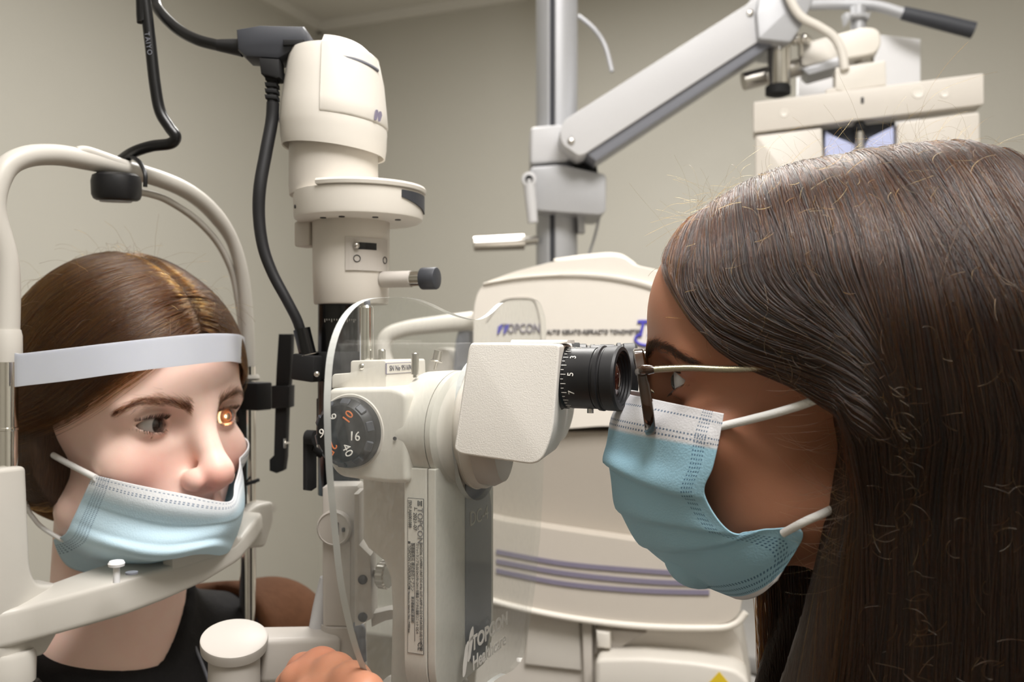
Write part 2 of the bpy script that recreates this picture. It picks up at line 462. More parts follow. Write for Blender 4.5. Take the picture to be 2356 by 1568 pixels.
# -- binocular head: two prism boxes with eyepieces
def prism_box(v0, v1, du, name):
    v_s = -0.055
    P = [FB.pv(x, y, v_s) for x, y in ((1078, 800), (1084, 788), (1270, 790), (1288, 792), (1272, 1000), (1243, 1071), (1058, 1044), (1044, 1034))]
    P = [(p[0] - du, p[1]) for p in P]
    bm = B(); prism(bm, round_poly(P, [.006, .008, .001, .007, .016, .008, .010, .006], 6), v0, v1, mB, .0075, 5)
    return done(bm, name, M_GRAIN, slit, angle=50)
pb = prism_box(-.055, -.004, 0, 'prism_box'); prism_box(.004, .055, .004, 'prism_box')
bm = B()
P = [FB.pv(x, y, -.05) for x, y in ((1165, 786), (1168, 781), (1300, 782), (1300, 790), (1165, 790))]
prism(bm, P, -.04, -.012, mB, .0008, 2); done(bm, 'prism_cap', M_GRAIN, pb)
bm = B(); lathe(bm, [(.030, 0), (.036, .002), (.037, .010), (.034, .016)], FB.w(-.011, -.006, -.052), FB.U, 64); done(bm, 'turret_ring', M_TAUPE, slit)

M_LENS = mat('coated_lens', srgb(120, 70, 60), 0.04, trans=0.75, ior=1.6, coat=1.0)
M_LENSB = mat('lens_depth', srgb(34, 18, 14), 0.25)
def eyepiece(o, ang, z, length, name):
    A = Frame((o.x, o.y), ang); d = A.U; o = Vector((o.x, o.y, z))
    R = .0176
    root = None
    bm = B()
    lathe(bm, [(R * .9, -.012), (R * 1.02, -.010), (R * 1.02, -.001), (R * .96, .0), (R * .96, .0015), (R * 1.0, .0022), (R * 1.0, length - .0145), (R * .975, length - .0143), (R * .975, length - .0128)], o, d, 72, cap=False)
    root = done(bm, name, M_BLACK, slit, angle=25, label='black eyepiece with white dioptre scale')
    bm = B()
    lathe(bm, [(R * .98, length - .0130), (R * 1.05, length - .0125), (R * 1.06, length - .0105), (R * 1.0, length - .0098), (R * 1.0, length - .0090), (R * 1.04, length - .0082), (R * 1.05, length - .0015), (R * 1.02, length), (R * .90, length + .0004), (R * .88, length - .0008),
              (R * .80, length - .001), (R * .79, length - .0022), (R * .70, length - .0024), (R * .69, length - .0034), (R * .62, length - .0036), (R * .60, length - .0045)], o, d, 72, cap=False)
    done(bm, 'eyecup', M_RUBBER, root, angle=20)
    bm = B(); lathe(bm, [(R * .61, length - .0048), (R * .5, length - .0034), (R * .3, length - .0024), (R * .12, length - .0020), (0, length - .0019)], o, d, 48, cap=False)
    lathe(bm, [(R * .61, length - .0048), (R * .4, length - .0068), (0, length - .0078)], o, d, 48, cap=False)
    done(bm, 'lens', M_LENS, root)
    bm = B(); lathe(bm, [(R * .62, length - .0046), (R * .60, length - .018), (0, length - .0182)], o, d, 40, cap=False); done(bm, 'lens_cell', M_LENSB, root)
    # set ring with pin hole, scale and numbers on the camera side
    bm = B(); lathe(bm, [(R * 1.0, -.0105), (R * 1.06, -.0098), (R * 1.06, -.0052), (R * 1.0, -.0046)], o, d, 72, cap=False); done(bm, 'set_ring', M_BLACKM, root)
    def at(phi, h, rr): return o + d * h + (A.Z * math.cos(phi) - A.V * math.sin(phi)) * rr
    bm = B(); ph = math.radians(62); cyl(bm, at(ph, -.0075, R * 1.055), A.Z * math.cos(ph) - A.V * math.sin(ph), .0009, .0006, 12); done(bm, 'pin_hole', M_DARKPR, root)
    bm = B()
    for i in range(-6, 14):
        ph = math.radians(60 + i * 8.6 - 12.9); tn = -A.Z * math.sin(ph) - A.V * math.cos(ph)
        L = .0030 if i % 2 == 0 else .0016
        box(bm, surfM(at(ph, .0006 + L / 2, R * 1.004), d, tn), (0, 0, 0), (L, .00032, .0002), 0)
    done(bm, 'scale_tick', M_WHITE, root, smooth=False)
    for i, s in ((-4, '1'), (0, '3'), (4, '5'), (8, '7')):
        ph = math.radians(60 + i * 8.6 - 12.9); tn = -A.Z * math.sin(ph) - A.V * math.cos(ph)
        text(s, .0050, surfM(at(ph, .0067, R * 1.003), -tn, -d), M_WHITE, 'scale_number', root)
    bm = B(); ph = math.radians(178); tube(bm, [at(ph, length - .019, R * .99), at(ph, length - .019, R * 1.14)], .0019, 14, 1, smooth=False); done(bm, 'screw', M_STEEL, root)
    return root
ZE = -0.0212
e_uv = FB.pv(1312, 872, -.031); eyepiece(FB.w(e_uv[0], -.031, 0), 24, ZE, .0315, 'eyepiece')
eyepiece(FB.w(e_uv[0] + .002, .031, 0), 4, ZE + .0015, .0315, 'eyepiece')

# -- breath shield
M_ACR = bpy.data.materials.new('clear_acrylic'); M_ACR.use_nodes = True
nt = M_ACR.node_tree; nt.nodes.clear()
out = nt.nodes.new('ShaderNodeOutputMaterial'); mx = nt.nodes.new('ShaderNodeMixShader'); tr = nt.nodes.new('ShaderNodeBsdfTransparent'); gl = nt.nodes.new('ShaderNodeBsdfGlossy')
lw = nt.nodes.new('ShaderNodeLayerWeight'); lw.inputs['Blend'].default_value = 0.5; gl.inputs['Roughness'].default_value = 0.03
fp = nt.nodes.new('ShaderNodeMath'); fp.operation = 'POWER'; fp.inputs[1].default_value = 5.0; fr = nt.nodes.new('ShaderNodeMath'); fr.operation = 'MULTIPLY_ADD'; fr.inputs[1].default_value = 0.9; fr.inputs[2].default_value = 0.02
nt.links.new(lw.outputs['Facing'], fp.inputs[0]); nt.links.new(fp.outputs[0], fr.inputs[0])
tr.inputs['Color'].default_value = (0.975, 0.985, 0.98, 1)
sc1 = nt.nodes.new('ShaderNodeTexNoise'); sc1.inputs['Scale'].default_value = 60; sc1.inputs['Detail'].default_value = 6
rp = nt.nodes.new('ShaderNodeMapRange'); rp.inputs['From Min'].default_value = .5; rp.inputs['From Max'].default_value = .8; rp.inputs['To Min'].default_value = 0.015; rp.inputs['To Max'].default_value = .06
df = nt.nodes.new('ShaderNodeBsdfDiffuse'); df.inputs['Color'].default_value = (.85, .87, .88, 1); mx2 = nt.nodes.new('ShaderNodeMixShader')
nt.links.new(sc1.outputs['Fac'], rp.inputs['Value']); nt.links.new(rp.outputs['Result'], mx2.inputs['Fac'])
nt.links.new(fr.outputs[0], mx.inputs['Fac']); nt.links.new(tr.outputs[0], mx.inputs[1]); nt.links.new(gl.outputs[0], mx.inputs[2])
nt.links.new(mx.outputs[0], mx2.inputs[1]); nt.links.new(df.outputs[0], mx2.inputs[2]); nt.links.new(mx2.outputs[0], out.inputs['Surface'])
M_ACRE = mat('acrylic_edge', srgb(226, 230, 230), 0.25, trans=0.35, ior=1.49, var=0.12, vscale=60)  # pale base colour imitates light piped to the edge of the sheet

outl = [(745, 960), (746, 890), (752, 820), (768, 760), (795, 715), (832, 690), (880, 684), (935, 685), (975, 696), (1020, 717), (1060, 731), (1092, 735), (1118, 722), (1142, 700), (1165, 689), (1205, 686), (1228, 692), (1240, 715), (1246, 760), (1243, 900), (1237, 1150), (1222, 1330), (1206, 1440), (1195, 1500), (1172, 1536), (1130, 1560), (1090, 1600),
        (1020, 1700), (960, 1760), (900, 1690), (866, 1630), (842, 1568), (815, 1500), (795, 1430), (775, 1330), (761, 1200), (750, 1080)]
O2 = [FS.pu(x, y, 0.0) for x, y in outl]
O2 = [(p.x, p.y) for p in spline([(a, b, 0) for a, b in O2], 4, True)]
hole = ell(.022, -.056, .0385, .045, 64)
t = B()
def ringverts(poly, a): return [t.verts.new((p, q, a)) for p, q in poly]
TH = .0038
for a in (0.0, TH):
    o_ = ringverts(O2, a); h_ = ringverts(hole, a)
    es = [t.edges.new((o_[i], o_[(i + 1) % len(o_)])) for i in range(len(o_))] + [t.edges.new((h_[i], h_[(i + 1) % len(h_)])) for i in range(len(h_))]
    bmesh.ops.triangle_fill(t, use_beauty=True, use_dissolve=False, edges=es)
    if a == 0.0: o0, h0 = o_, h_
    else: o1, h1 = o_, h_
side = []
for A_, B_ in ((o0, o1), (h0, h1)):
    n = len(A_)
    for i in range(n): side.append(t.faces.new((A_[i], A_[(i + 1) % n], B_[(i + 1) % n], B_[i])))
for f in side:
    f.material_index = 0 if f.calc_center_median().x > .06 else 1
for v in t.verts: v.co = FS.w(v.co.z, v.co.x, v.co.y)
shield = done(t, 'breath_shield', M_ACR, slit, smooth=False, label='clear acrylic breath shield with white maker lettering')
shield.data.materials.append(M_ACRE)
TM = surfM(FS.w(TH + .0003, .037, -.189), FS.V, FS.Z)
text('TOPCON', .0125, TM, M_WHITE, 'shield_text', shield, sx=1.12, depth=.0001, align='CENTER', bold=.0004)
text('Healthcare', .0125, TM @ Matrix.Translation((-.001, -.0125, 0)), M_WHITE, 'shield_text', shield, sx=.98, depth=.0001, bold=.0002)
# logo to the left of the words: three slanted leaf blades
bm = B()
for k, (x0, y0) in enumerate(((-.043, -.016), (-.036, -.009))):
    pts = [(x0, y0), (x0 + .004, y0 + .001), (x0 + .0095, y0 + .016), (x0 + .0085, y0 + .021), (x0 + .004, y0 + .018), (x0 + .0005, y0 + .008)]
    prism(bm, round_poly(pts, .002), 0, .0001, lambda p, q, a: TM @ Vector((p, q, a)))
prism(bm, [(-.034, .003), (-.0285, .004), (-.029, .0055), (-.034, .0045)], 0, .0001, lambda p, q, a: TM @ Vector((p, q, a)))
done(bm, 'shield_logo', M_WHITE, shield, smooth=False)

# -- lamp tower
TD = 0.68
TX = W(775, 784, TD).x
FT = Frame((TX, TD), 22.0)
def tz(y, d=TD): return -(y - 784) / FPX * d
def tr_(px): return px / FPX * TD
# lamp cap: tapered hood whose lower rim slopes
bm = B()
capc = W(768, 784, TD); nseg = 72
prof = [(0.100, 118), (0.62, 119), (0.80, 124), (0.845, 140), (0.90, 190), (0.965, 250), (1.0, 295), (.992, 305), (.985, 330), (.955, 352), (.93, 350), (.92, 335)]
rings = []
for r, y in prof:
    ring = []
    for k in range(nseg):
        a = 2 * math.pi * k / nseg
        dx, dy = math.cos(a), math.sin(a)
        slope = .0045 * dx if y > 240 else (.0045 * dx * max(0, (y - 150) / 90))
        zz = tz(y) - slope
        if y < 140: zz -= .004 * max(0, dx) ** 2
        ring.append(Vector((capc.x + dx * r * .0395, TD + dy * r * .0395, zz)))
    rings.append(ring)
loft(bm, rings)
cap = done(bm, 'lamp_cap', M_IVORY, slit, angle=35, label='ivory tapered lamp house cap with slot')
# raised shell over the camera-facing side
bm = B(); rings = []
for r, y in [(.50, 105), (.70, 108), (.86, 128), (.93, 190), (.985, 250), (1.004, 280), (.99, 284)]:
    ring = []
    for k in range(25):
        a = math.radians(-93 + 110 * k / 24)
        f = max(0.0, math.sin(math.radians(110 * k / 24 * .8)))
        zz = tz(y) - (.0045 * math.cos(a) * max(0, min(1, (y - 150) / 90))) - (.011 * (k / 24) ** 1.6 if y < 140 else 0)
        ring.append(Vector((capc.x + math.cos(a) * r * .0400, TD + math.sin(a) * r * .0400, zz)))
    rings.append(ring)
inner = [[Vector((p.x * .93 + capc.x * .07, p.y * .93 + TD * .07, p.z - .003)) for p in r] for r in rings]
allr = [r + i[::-1] for r, i in zip(rings, inner)]
loft(bm, allr); done(bm, 'cap_shell', M_IVORY, cap, angle=35)
bm = B(); pts = []
for k in range(9):
    a = math.radians(-80 + 62 * k / 8); rr = .0400 * (.845 + .05 * k / 8)
    pts.append(Vector((capc.x + math.cos(a) * rr, TD + math.sin(a) * rr, tz(127 + 14 * (k / 8) ** 1.2, TD - .035) + .0005 )))
tube(bm, pts, .0016, 10, 2); done(bm, 'vent_slot', M_GREYP, cap)
# logo at the rim of the cap
for s_, px, py in ((1, 872, 281), (-1, 648, 270)):
    a = math.radians(-22 if s_ > 0 else -168); p = Vector((capc.x + math.cos(a) * .0398, TD + math.sin(a) * .0398, tz(py) ))
    LMx = surfM(p, Vector((-math.sin(a), math.cos(a), 0)), Vector((0, 0, 1)))
    bm = B()
    for x0 in (-.006, -.001):
        prism(bm, round_poly([(x0 - .003, -.004), (x0, -.0035), (x0 + .003, .002), (x0 + .002, .0045), (x0 - .001, .004), (x0 - .0025, .0)], .001), 0, .0003, lambda p_, q_, a_: LMx @ Vector((p_, q_, a_)))
    done(bm, 'cap_logo', M_STRIPE, cap, smooth=False)
bm = B(); lathe(bm, [(.030, tz(335)), (.0325, tz(330)), (.0328, tz(425)), (.0322, tz(452)), (.030, tz(455))][::-1], (capc.x, TD, 0), (0, 0, 1), 64); done(bm, 'lamp_neck', M_IVORY2, slit)
# filter wheel box
FW = Vector((W(826, 784, TD).x, TD, 0))
bm = B(); lathe(bm, [(.0440, tz(512)), (.0470, tz(506)), (.0475, tz(500)), (.0480, tz(448)), (.046, tz(447))], FW, (0, 0, 1), 80); fw = done(bm, 'filter_wheel_box', M_IVORY, slit)
bm = B()
ring_o = []; ring_i = []
rings = []
for r, y in ((.0475, 447), (.0495, 445), (.050, 438), (.049, 433), (.044, 431)):
    ring = []
    for k in range(49):
        a = math.radians(-118 + 210 * k / 48)
        ring.append(Vector((FW.x + math.cos(a) * r, FW.y + math.sin(a) * r, tz(y) )))
    ring.append(Vector((FW.x - .01, FW.y + .01, tz(y))))
    rings.append(ring)
loft(bm, rings); done(bm, 'wheel_lid', M_IVORY, fw)
bm = B()
for k in range(10):
    a0 = math.radians(-42 + 4.6 * k); a1 = math.radians(-42 + 4.6 * (k + 1))
    p = [Vector((FW.x + math.cos(a) * .0487, FW.y + math.sin(a) * .0487, z)) for a, z in ((a0, tz(452)), (a1, tz(452)), (a1, tz(468 + 2.4 * (k + 1))), (a0, tz(468 + 2.4 * k)))]
    q = [Vector((x.x * .97 + FW.x * .03, x.y * .97 + FW.y * .03, x.z)) for x in p]
    loft(bm, [p, q])
done(bm, 'wheel_window', M_CHARC, fw, smooth=False)
for px, py in ((703, 476),):
    bm = B(); a = math.radians(-152); cyl(bm, Vector((FW.x + math.cos(a) * .0475, FW.y + math.sin(a) * .0475, tz(476, .66))), Vector((math.cos(a), math.sin(a), 0)), .0014, .0008, 12); done(bm, 'screw_hole', M_DARKPR, fw)
bm = B()
for a in (-125, -100, -62, -30):
    a = math.radians(a); cyl(bm, Vector((FW.x + math.cos(a) * .036, FW.y + math.sin(a) * .036, tz(514))), (0, 0, 1), .0022, .001, 14)
done(bm, 'base_screw', M_DARKPR, fw)
# tower body
TB = Vector((W(808, 784, TD).x, TD, 0))
bm = B(); lathe(bm, [(.0268, tz(700)), (.0275, tz(697)), (.0282, tz(620)), (.0285, tz(508)), (.028, tz(505))], TB, (0, 0, 1), 64); tb = done(bm, 'tower_body', M_IVORY2, slit)
bm = B(); box(bm, FT, (-.023, -.004, tz(538)), (.014, .016, .019), .002, 2); done(bm, 'tower_boss', M_IVORY2, tb)
def onbody(adeg, z, r=.0285):
    a = math.radians(adeg); n = Vector((math.cos(a), math.sin(a), 0)); return TB + n * r + Vector((0, 0, z)), n, Vector((-math.sin(a), math.cos(a), 0))
bm = B()
for k in range(12):
    a0, a1 = -88 + k * 6, -88 + (k + 1) * 6
    lo, hi = tz(621, .652), tz(545, .652)
    q = [onbody(a0, lo)[0], onbody(a1, lo)[0], onbody(a1, hi)[0], onbody(a0, hi)[0]]
    q2 = [onbody(a0, lo, .0292)[0], onbody(a1, lo, .0292)[0], onbody(a1, hi, .0292)[0], onbody(a0, hi, .0292)[0]]
    loft(bm, [q, q2])
pp = done(bm, 'lever_plate', M_TAUPE, tb, smooth=False)
bm = B(); lo, hi = tz(572, .65), tz(556, .65)
for k in range(5):
    a0, a1 = -72 + k * 6, -72 + (k + 1) * 6
    q = [onbody(a0, lo, .0290)[0], onbody(a1, lo, .0290)[0], onbody(a1, hi, .0290)[0], onbody(a0, hi, .0290)[0]]
    q2 = [onbody(a0, lo, .0294)[0], onbody(a1, lo, .0294)[0], onbody(a1, hi, .0294)[0], onbody(a0, hi, .0294)[0]]
    loft(bm, [q, q2])
done(bm, 'lever_slot', M_BLACKG, pp, smooth=False)
bm = B(); bmesh.ops.create_uvsphere(bm, u_segments=14, v_segments=8, radius=.0026, matrix=Matrix.Translation(onbody(-73, tz(564, .65), .030)[0])); done(bm, 'lever_ball', M_STEEL, pp)
bm = B()
for a, rr in ((-72, .0024), (-24, .0024)):
    c, n, tg = onbody(a, tz(594, .652), .0294)
    pts = [c + tg * (rr * math.cos(2 * math.pi * k / 20)) + Vector((0, 0, rr * math.sin(2 * math.pi * k / 20))) for k in range(20)]
    tube(bm, pts, .0003, 6, 1, closed=True, smooth=False)
done(bm, 'ring_mark', M_DARKPR, pp)
bm = B(); c0 = W(880, 643, TD - .012); dr = FT.U * .9 + Vector((.1, -.0, 0)); cyl(bm, c0, dr, .0060, .0235, 32); kb = done(bm, 'slit_width_arm', M_TAUPE, slit)
bm = B(); cyl(bm, c0 + dr.normalized() * .0235, dr, .0054, .009, 32); done(bm, 'arm_collar', M_CHROME, kb)
bm = B(); cyl(bm, c0 + dr.normalized() * .0315, dr, .0080, .0125, 40, .0012); done(bm, 'arm_knob', M_CHARC, kb)
# black scaled column under the body
TB2 = Vector((W(780, 784, TD).x, TD, 0))
bm = B(); cyl(bm, TB2 + Vector((0, 0, tz(1135))), (0, 0, 1), .0155, tz(697) - tz(1135), 48); bc = done(bm, 'scale_column', M_BLACKG, slit)
bm = B()
for k in range(14):
    a = math.radians(-120 + k * 7); c = TB2 + Vector((math.cos(a) * .0156, math.sin(a) * .0156, tz(733, .665)))
    box(bm, surfM(c, Vector((-math.sin(a), math.cos(a), 0)), (0, 0, 1)), (0, -.0006 if k % 3 else -.0012, 0), (.0003, .0012 if k % 3 else .0024, .0002), 0)
done(bm, 'column_tick', M_WHITE, bc, smooth=False)
# background light: black cube and socket where the lamp cable ends
bm = B(); box(bm, FT, (*FT.loc(W(712, 845, .665))[:2], tz(845, .665)), (.019, .018, .019), .0015, 2, Matrix.Rotation(math.radians(6), 3, 'Y')); bl = done(bm, 'lamp_block', M_BLACKM, slit)
SOCK0, SOCK1 = W(709, 818, .665), W(694, 756, .665)
bm = B(); tube(bm, [SOCK0, SOCK1], .0062, 24, 1, smooth=False); done(bm, 'cable_socket', M_BLACKG, bl)
bm = B(); lathe(bm, [(.0, 0), (.0085, .0004), (.0085, .0008), (0, .0012)], SOCK0, SOCK1 - SOCK0, 24); done(bm, 'socket_washer', M_STEEL, bl)
bm = B(); bmesh.ops.create_uvsphere(bm, u_segments=14, v_segments=8, radius=.0024, matrix=Matrix.Translation(W(729, 860, .655))); done(bm, 'block_screw', M_CHROME, bl)
bm = B(); cyl(bm, Vector((TB2.x, TD, tz(870))), (0, 0, 1), .0195, .020, 40, .001); done(bm, 'column_collar', M_BLACKM, slit)
# filter paddle: dark oval lens on its arm below the column
bm = B()
PC = W(713, 1060, .66)
pts = round_poly([(-.0042, .020), (.0042, .022), (.0046, -.0), (.0042, -.020), (-.0042, -.022), (-.0046, 0)], .004)
prism(bm, [(q, p) for p, q in [(a, b) for a, b in [(-.020, -.004), (.018, -.004), (.020, 0), (.018, .004), (-.020, .004), (-.0215, 0)]]], -.002, .002, lambda p, q, a: PC + FT.U * a + FT.V * p * 1.6 + Vector((0, 0, q)), .0008, 2)
pd = done(bm, 'lens_paddle', M_BLACKM, slit)
bm = B(); tube(bm, [W(714, 1002, .66), W(735, 1010, .67), W(760, 1000, .675)], .004, 14, 4); tube(bm, [W(714, 1030, .66), W(745, 1048, .675)], .003, 12, 1, smooth=False); done(bm, 'paddle_arm', M_BLACKM, pd)
bm = B(); cyl(bm, W(707, 1005, .655), FT.U, .0052, .007, 20); done(bm, 'paddle_pivot', M_BLACKM, pd)
# small mirror head that sends the beam to the eye
bm = B(); box(bm, FT, (*FT.loc(W(752, 960, .69))[:2], tz(960, .69)), (.010, .014, .030), .001, 2); done(bm, 'beam_mirror', M_BLACKG, slit)

# -- lower arms under the housing
LA = 0.64
bm = B()
P = [(x, y) for x, y in ((741, 1122), (752, 1116), (822, 1116), (829, 1125), (829, 1440), (834, 1530), (834, 1640), (742, 1640), (742, 1420), (741, 1300))]
def pl2(pts, d): return [(W(x, y, d).x, W(x, y, d).z) for x, y in pts]
prism(bm, pl2(P, LA), LA, LA + .022, lambda p, q, a: Vector((p, a, q)), .002, 2); la = done(bm, 'tower_arm', M_TAUPE, slit)
bm = B(); P = pl2([(750, 1245), (806, 1245), (806, 1440), (750, 1436)], LA)
prism(bm, P, LA - .0007, LA + .001, lambda p, q, a: Vector((p, a, q)), 0); done(bm, 'arm_cover', M_TAUPE, la, smooth=False)
bm = B(); lathe(bm, [(.0124, 0), (.0124, .004), (.0112, .0052), (.0108, .0046), (0, .0046)], W(772, 1212, LA), (-.1, -1, 0), 48); done(bm, 'pivot_disc', M_TAUPE, la)
bm = B(); box(bm, FT, (*FT.loc(W(775, 1215, LA - .006))[:2], tz(1212, LA)), (.0022, .002, .009), .0004, 1); box(bm, FT, (*FT.loc(W(790, 1216, LA - .006))[:2], tz(1214, LA)), (.002, .002, .003), .0004, 1); done(bm, 'pivot_slot', M_DARKPR, la)
bm = B(); tube(bm, [W(755, 1330, LA + .01), W(738, 1400, LA + .01), W(724, 1480, LA + .01)], .006, 14, 3); done(bm, 'side_strut', M_ALU, la)
# bracket that carries the microscope arm
bm = B()
P = pl2([(822, 1040), (905, 1060), (910, 1400), (900, 1600), (940, 1700), (1010, 1700), (1010, 1060), (930, 1050)], .60)
P = pl2([(831, 1130), (832, 1245), (858, 1270), (862, 1412), (832, 1428), (822, 1430), (820, 1130)], .625)
prism(bm, P, .615, .64, lambda p, q, a: Vector((p, a, q)), .001, 2); br = done(bm, 'scope_bracket', M_TAUPE, slit)
bm = B()
for y in (1332, 1418): cyl(bm, W(835, y, .6155), (0, -1, 0), .0032, .0012, 18)
done(bm, 'bracket_screw', M_DARKPR, br)
bm = B(); c = W(862, 1318, .622); cyl(bm, c, FT.U, .0032, .010, 20); done(bm, 'knob_shaft', M_CHROME, br)
bm = B(); t0 = c + FT.U * .0045
nk = 40; ring = lambda h, k0: [t0 + FT.U * h + (Vector((0, 0, 1)) * math.cos(2 * math.pi * i / nk) + FT.V * math.sin(2 * math.pi * i / nk)) * (k0 * (1.0 if i % 2 else .94)) for i in range(nk)]
loft(bm, [ring(0, .0088), ring(.001, .0098), ring(.006, .0098), ring(.007, .0088)]); done(bm, 'knurled_knob', M_STEEL, br, angle=20)
bm = B(); prism(bm, pl2([(858, 1402), (900, 1392), (935, 1392), (935, 1408), (890, 1418), (860, 1432)], .63), .62, .632, lambda p, q, a: Vector((p, a, q)), .001, 2); done(bm, 'bracket_lug', M_TAUPE, br)
bm = B(); tube(bm, [W(812, 1440, .64), W(828, 1446, .64), W(832, 1470, .64), W(836, 1520, .64)], [.003, .004, .003, .0025], 12, 4); done(bm, 'allen_key_lever', M_GREYP, br)
# lower body of the microscope arm behind the camera unit
bm = B()
prism(bm, [FS.pv(x, y, .0) for x, y in ((832, 1090), (945, 1095), (965, 1700), (885, 1700), (895, 1600), (900, 1400), (896, 1330), (880, 1290), (845, 1262), (832, 1240))], .0, .04, mS(), .003, 3)
done(bm, 'microscope_arm', M_IVORY2, slit)
# base arm with the round cap in front of the patient
CAPD = .60
bm = B(); c = W(539, 1470, CAPD)
lathe(bm, [(.0190, -.007), (.0212, -.006), (.0216, 0), (.0213, .0012), (.0200, .0018), (0, .0019)], c, (.10, -.30, 1), 64); ac = done(bm, 'arm_cap', M_TAUPE, slit)
bm = B(); lathe(bm, [(.0165, -.012), (.0170, -.07)][::-1], c, (0, 0, 1), 48); done(bm, 'arm_post', M_TAUPE, slit)
bm = B(); P = [W(600, 1440, .61), W(760, 1440, .63)]
cc = (W(592, 1505, .622) + W(770, 1500, .645)) / 2; dd = (W(770, 1500, .645) - W(592, 1505, .622)); L = dd.length
Mx = surfM(cc, dd, (0, 0, 1)); box(bm, Mx, (0, .0, 0), (L, .030, .032), .004, 3); done(bm, 'base_arm', M_TAUPE, slit)
# base on the table
bm = B(); box(bm, FS, (-.07, .03, TAB_Z + .035), (.22, .20, .07), .008, 3); done(bm, 'base', M_IVORY, slit)
bm = B(); cyl(bm, FS.w(-.035, .02, TAB_Z + .06), (0, 0, 1), .028, .168, 40); done(bm, 'base_column', M_TAUPE, slit)
bm = B(); tube(bm, [FS.w(-.10, .03, TAB_Z + .05), Vector((c.x, c.y, TAB_Z + .12)), Vector((c.x, c.y, -.235))], .014, 20, 6); done(bm, 'post_elbow', M_TAUPE, slit)
bm = B(); cyl(bm, Vector((W(790, 0, .65).x, .651, TAB_Z + .05)), (0, 0, 1), .016, .20, 32); done(bm, 'tower_column', M_TAUPE, slit)
# joystick under the examiner's hand
JS = W(745, 1590, .50)
bm = B(); tube(bm, [Vector((JS.x - .01, JS.y + .03, TAB_Z + .05)), Vector((JS.x - .004, JS.y + .012, -.30)), JS - Vector((0, 0, .02))], [.012, .009, .010], 20, 6); done(bm, 'joystick', M_BLACK, slit)
# beam of the slit lamp: a real small spot in the mirror head
sl = bpy.data.lights.new('slit_beam', 'SPOT'); sl.energy = 22.0; sl.color = (1.0, 0.62, 0.30); sl.spot_size = math.radians(8.0); sl.spot_blend = 0.3; sl.shadow_soft_size = 0.002
so = bpy.data.objects.new('slit_beam', sl); COL.objects.link(so); so.location = W(733, 975, .675)
so.rotation_euler = (W(524, 958, .709) - so.location).to_track_quat('-Z', 'Y').to_euler()
# ------------------------------------------------------------------ chin rest frame
FC = Frame((-0.29, 0.717), 30.0)
def mC(p, q, a): return FC.w(a, p, q)                 # outline (v,z), swept along u
chin = empty('chin_rest_frame', FC.w(0, 0, TAB_Z), 'ivory chin rest with curved arch, chrome posts and white forehead band holding the patient', 'chin rest')
VN, VF = -.1093, .1098
def zc(y, d): return -(y - 784) / FPX * d
for v, d, y0, y1, yb in ((VN, .622, 806, 1075, 1500), (VF, .812, 868, 1170, 1500)):
    bm = B(); cyl(bm, FC.w(0, v, TAB_Z + .02), (0, 0, 1), .0072, zc(y0, d) - TAB_Z - .02 + .01, 32); o = done(bm, 'chrome_post', M_CHROME, chin)
    bm = B(); lathe(bm, [(.0072, -.0012), (.0078, -.0008), (.0078, .0008), (.0072, .0012)], FC.w(0, v, zc(986 if v < 0 else 1108, d)), (0, 0, 1), 32, cap=False); done(bm, 'post_ring', M_CHROME if v < 0 else M_BLACKM, o)
# arch tube in the plane of the posts
AP = [(VN, zc(812, .622)), (VN, -.0), (VN, .05)] + [FC.pu(x, y, 0)[:2] for x, y in ((-14, 480), (8, 395), (55, 362), (125, 356), (200, 368), (300, 391), (395, 422), (455, 456), (500, 500), (535, 555), (557, 630), (567, 720), (571, 800), (572, 868))]
AP = [p for i, p in enumerate(AP)]
bm = B(); tube(bm, [FC.w(0, v, z) for v, z in AP], [.0082] * 3 + [.0075] * 5 + [.0068] * 4 + [.0056] * 5, 24, 6); arch = done(bm, 'arch_tube', M_CHIN, chin)
bm = B(); lathe(bm, [(.0098, -.006), (.0100, 0), (.0098, .012), (.0089, .016)], FC.w(0, VN, zc(812, .622)), (0, 0, 1), 32); done(bm, 'post_sleeve', M_CHIN, chin)
bm = B(); lathe(bm, [(.0095, -.001), (.0105, .001), (.0095, .004)], FC.w(0, VF, zc(872, .812)), (0, 0, 1), 32); done(bm, 'post_collar', M_CHIN, chin)
# clip along the top of the arch and the thin cable below it
bm = B(); CP = [FC.w(0, *FC.pu(x, y, 0)) + Vector((0, -.004, .0)) for x, y in ((182, 350), (205, 352), (260, 372), (310, 390), (345, 402))]
tube(bm, CP, [.003, .0045, .005, .0045, .003], 12, 5); done(bm, 'cable_clip', M_CHIN, arch)
bm = B(); CP = [FC.w(-.006, *FC.pu(x, y, -.006)) for x, y in ((318, 441), (345, 446), (386, 461), (448, 502), (499, 556), (532, 620), (546, 680), (556, 757), (562, 862))]
tube(bm, CP, .0030, 14, 5); done(bm, 'thin_cable', M_CHIN, chin)
# black puck hanging under the arch, with a cable tie
PK = W(268, 430, .692)
bm = B(); lathe(bm, [(0, -.0105), (.0145, -.0102), (.0165, -.0090), (.0178, -.006), (.0180, .004), (.0168, .0085), (.013, .0105), (.0, .0112)], PK, (0.02, -.10, 1), 56); pk = done(bm, 'black_puck', M_BLACK, chin, label='black round puck hanging under the arch')
bm = B(); lathe(bm, [(0, 0), (.0105, 0), (.0115, .0004), (.0115, .0016)], PK + Vector((0, -.001, -.0118)), (0.02, -.10, 1), 40); done(bm, 'puck_disc', M_ALU2, pk)
bm = B(); tube(bm, [W(303, 360, .70), W(322, 374, .69), W(334, 400, .683), W(334, 430, .683)], .0017, 8, 6); done(bm, 'cable_tie', M_BLACK, chin)

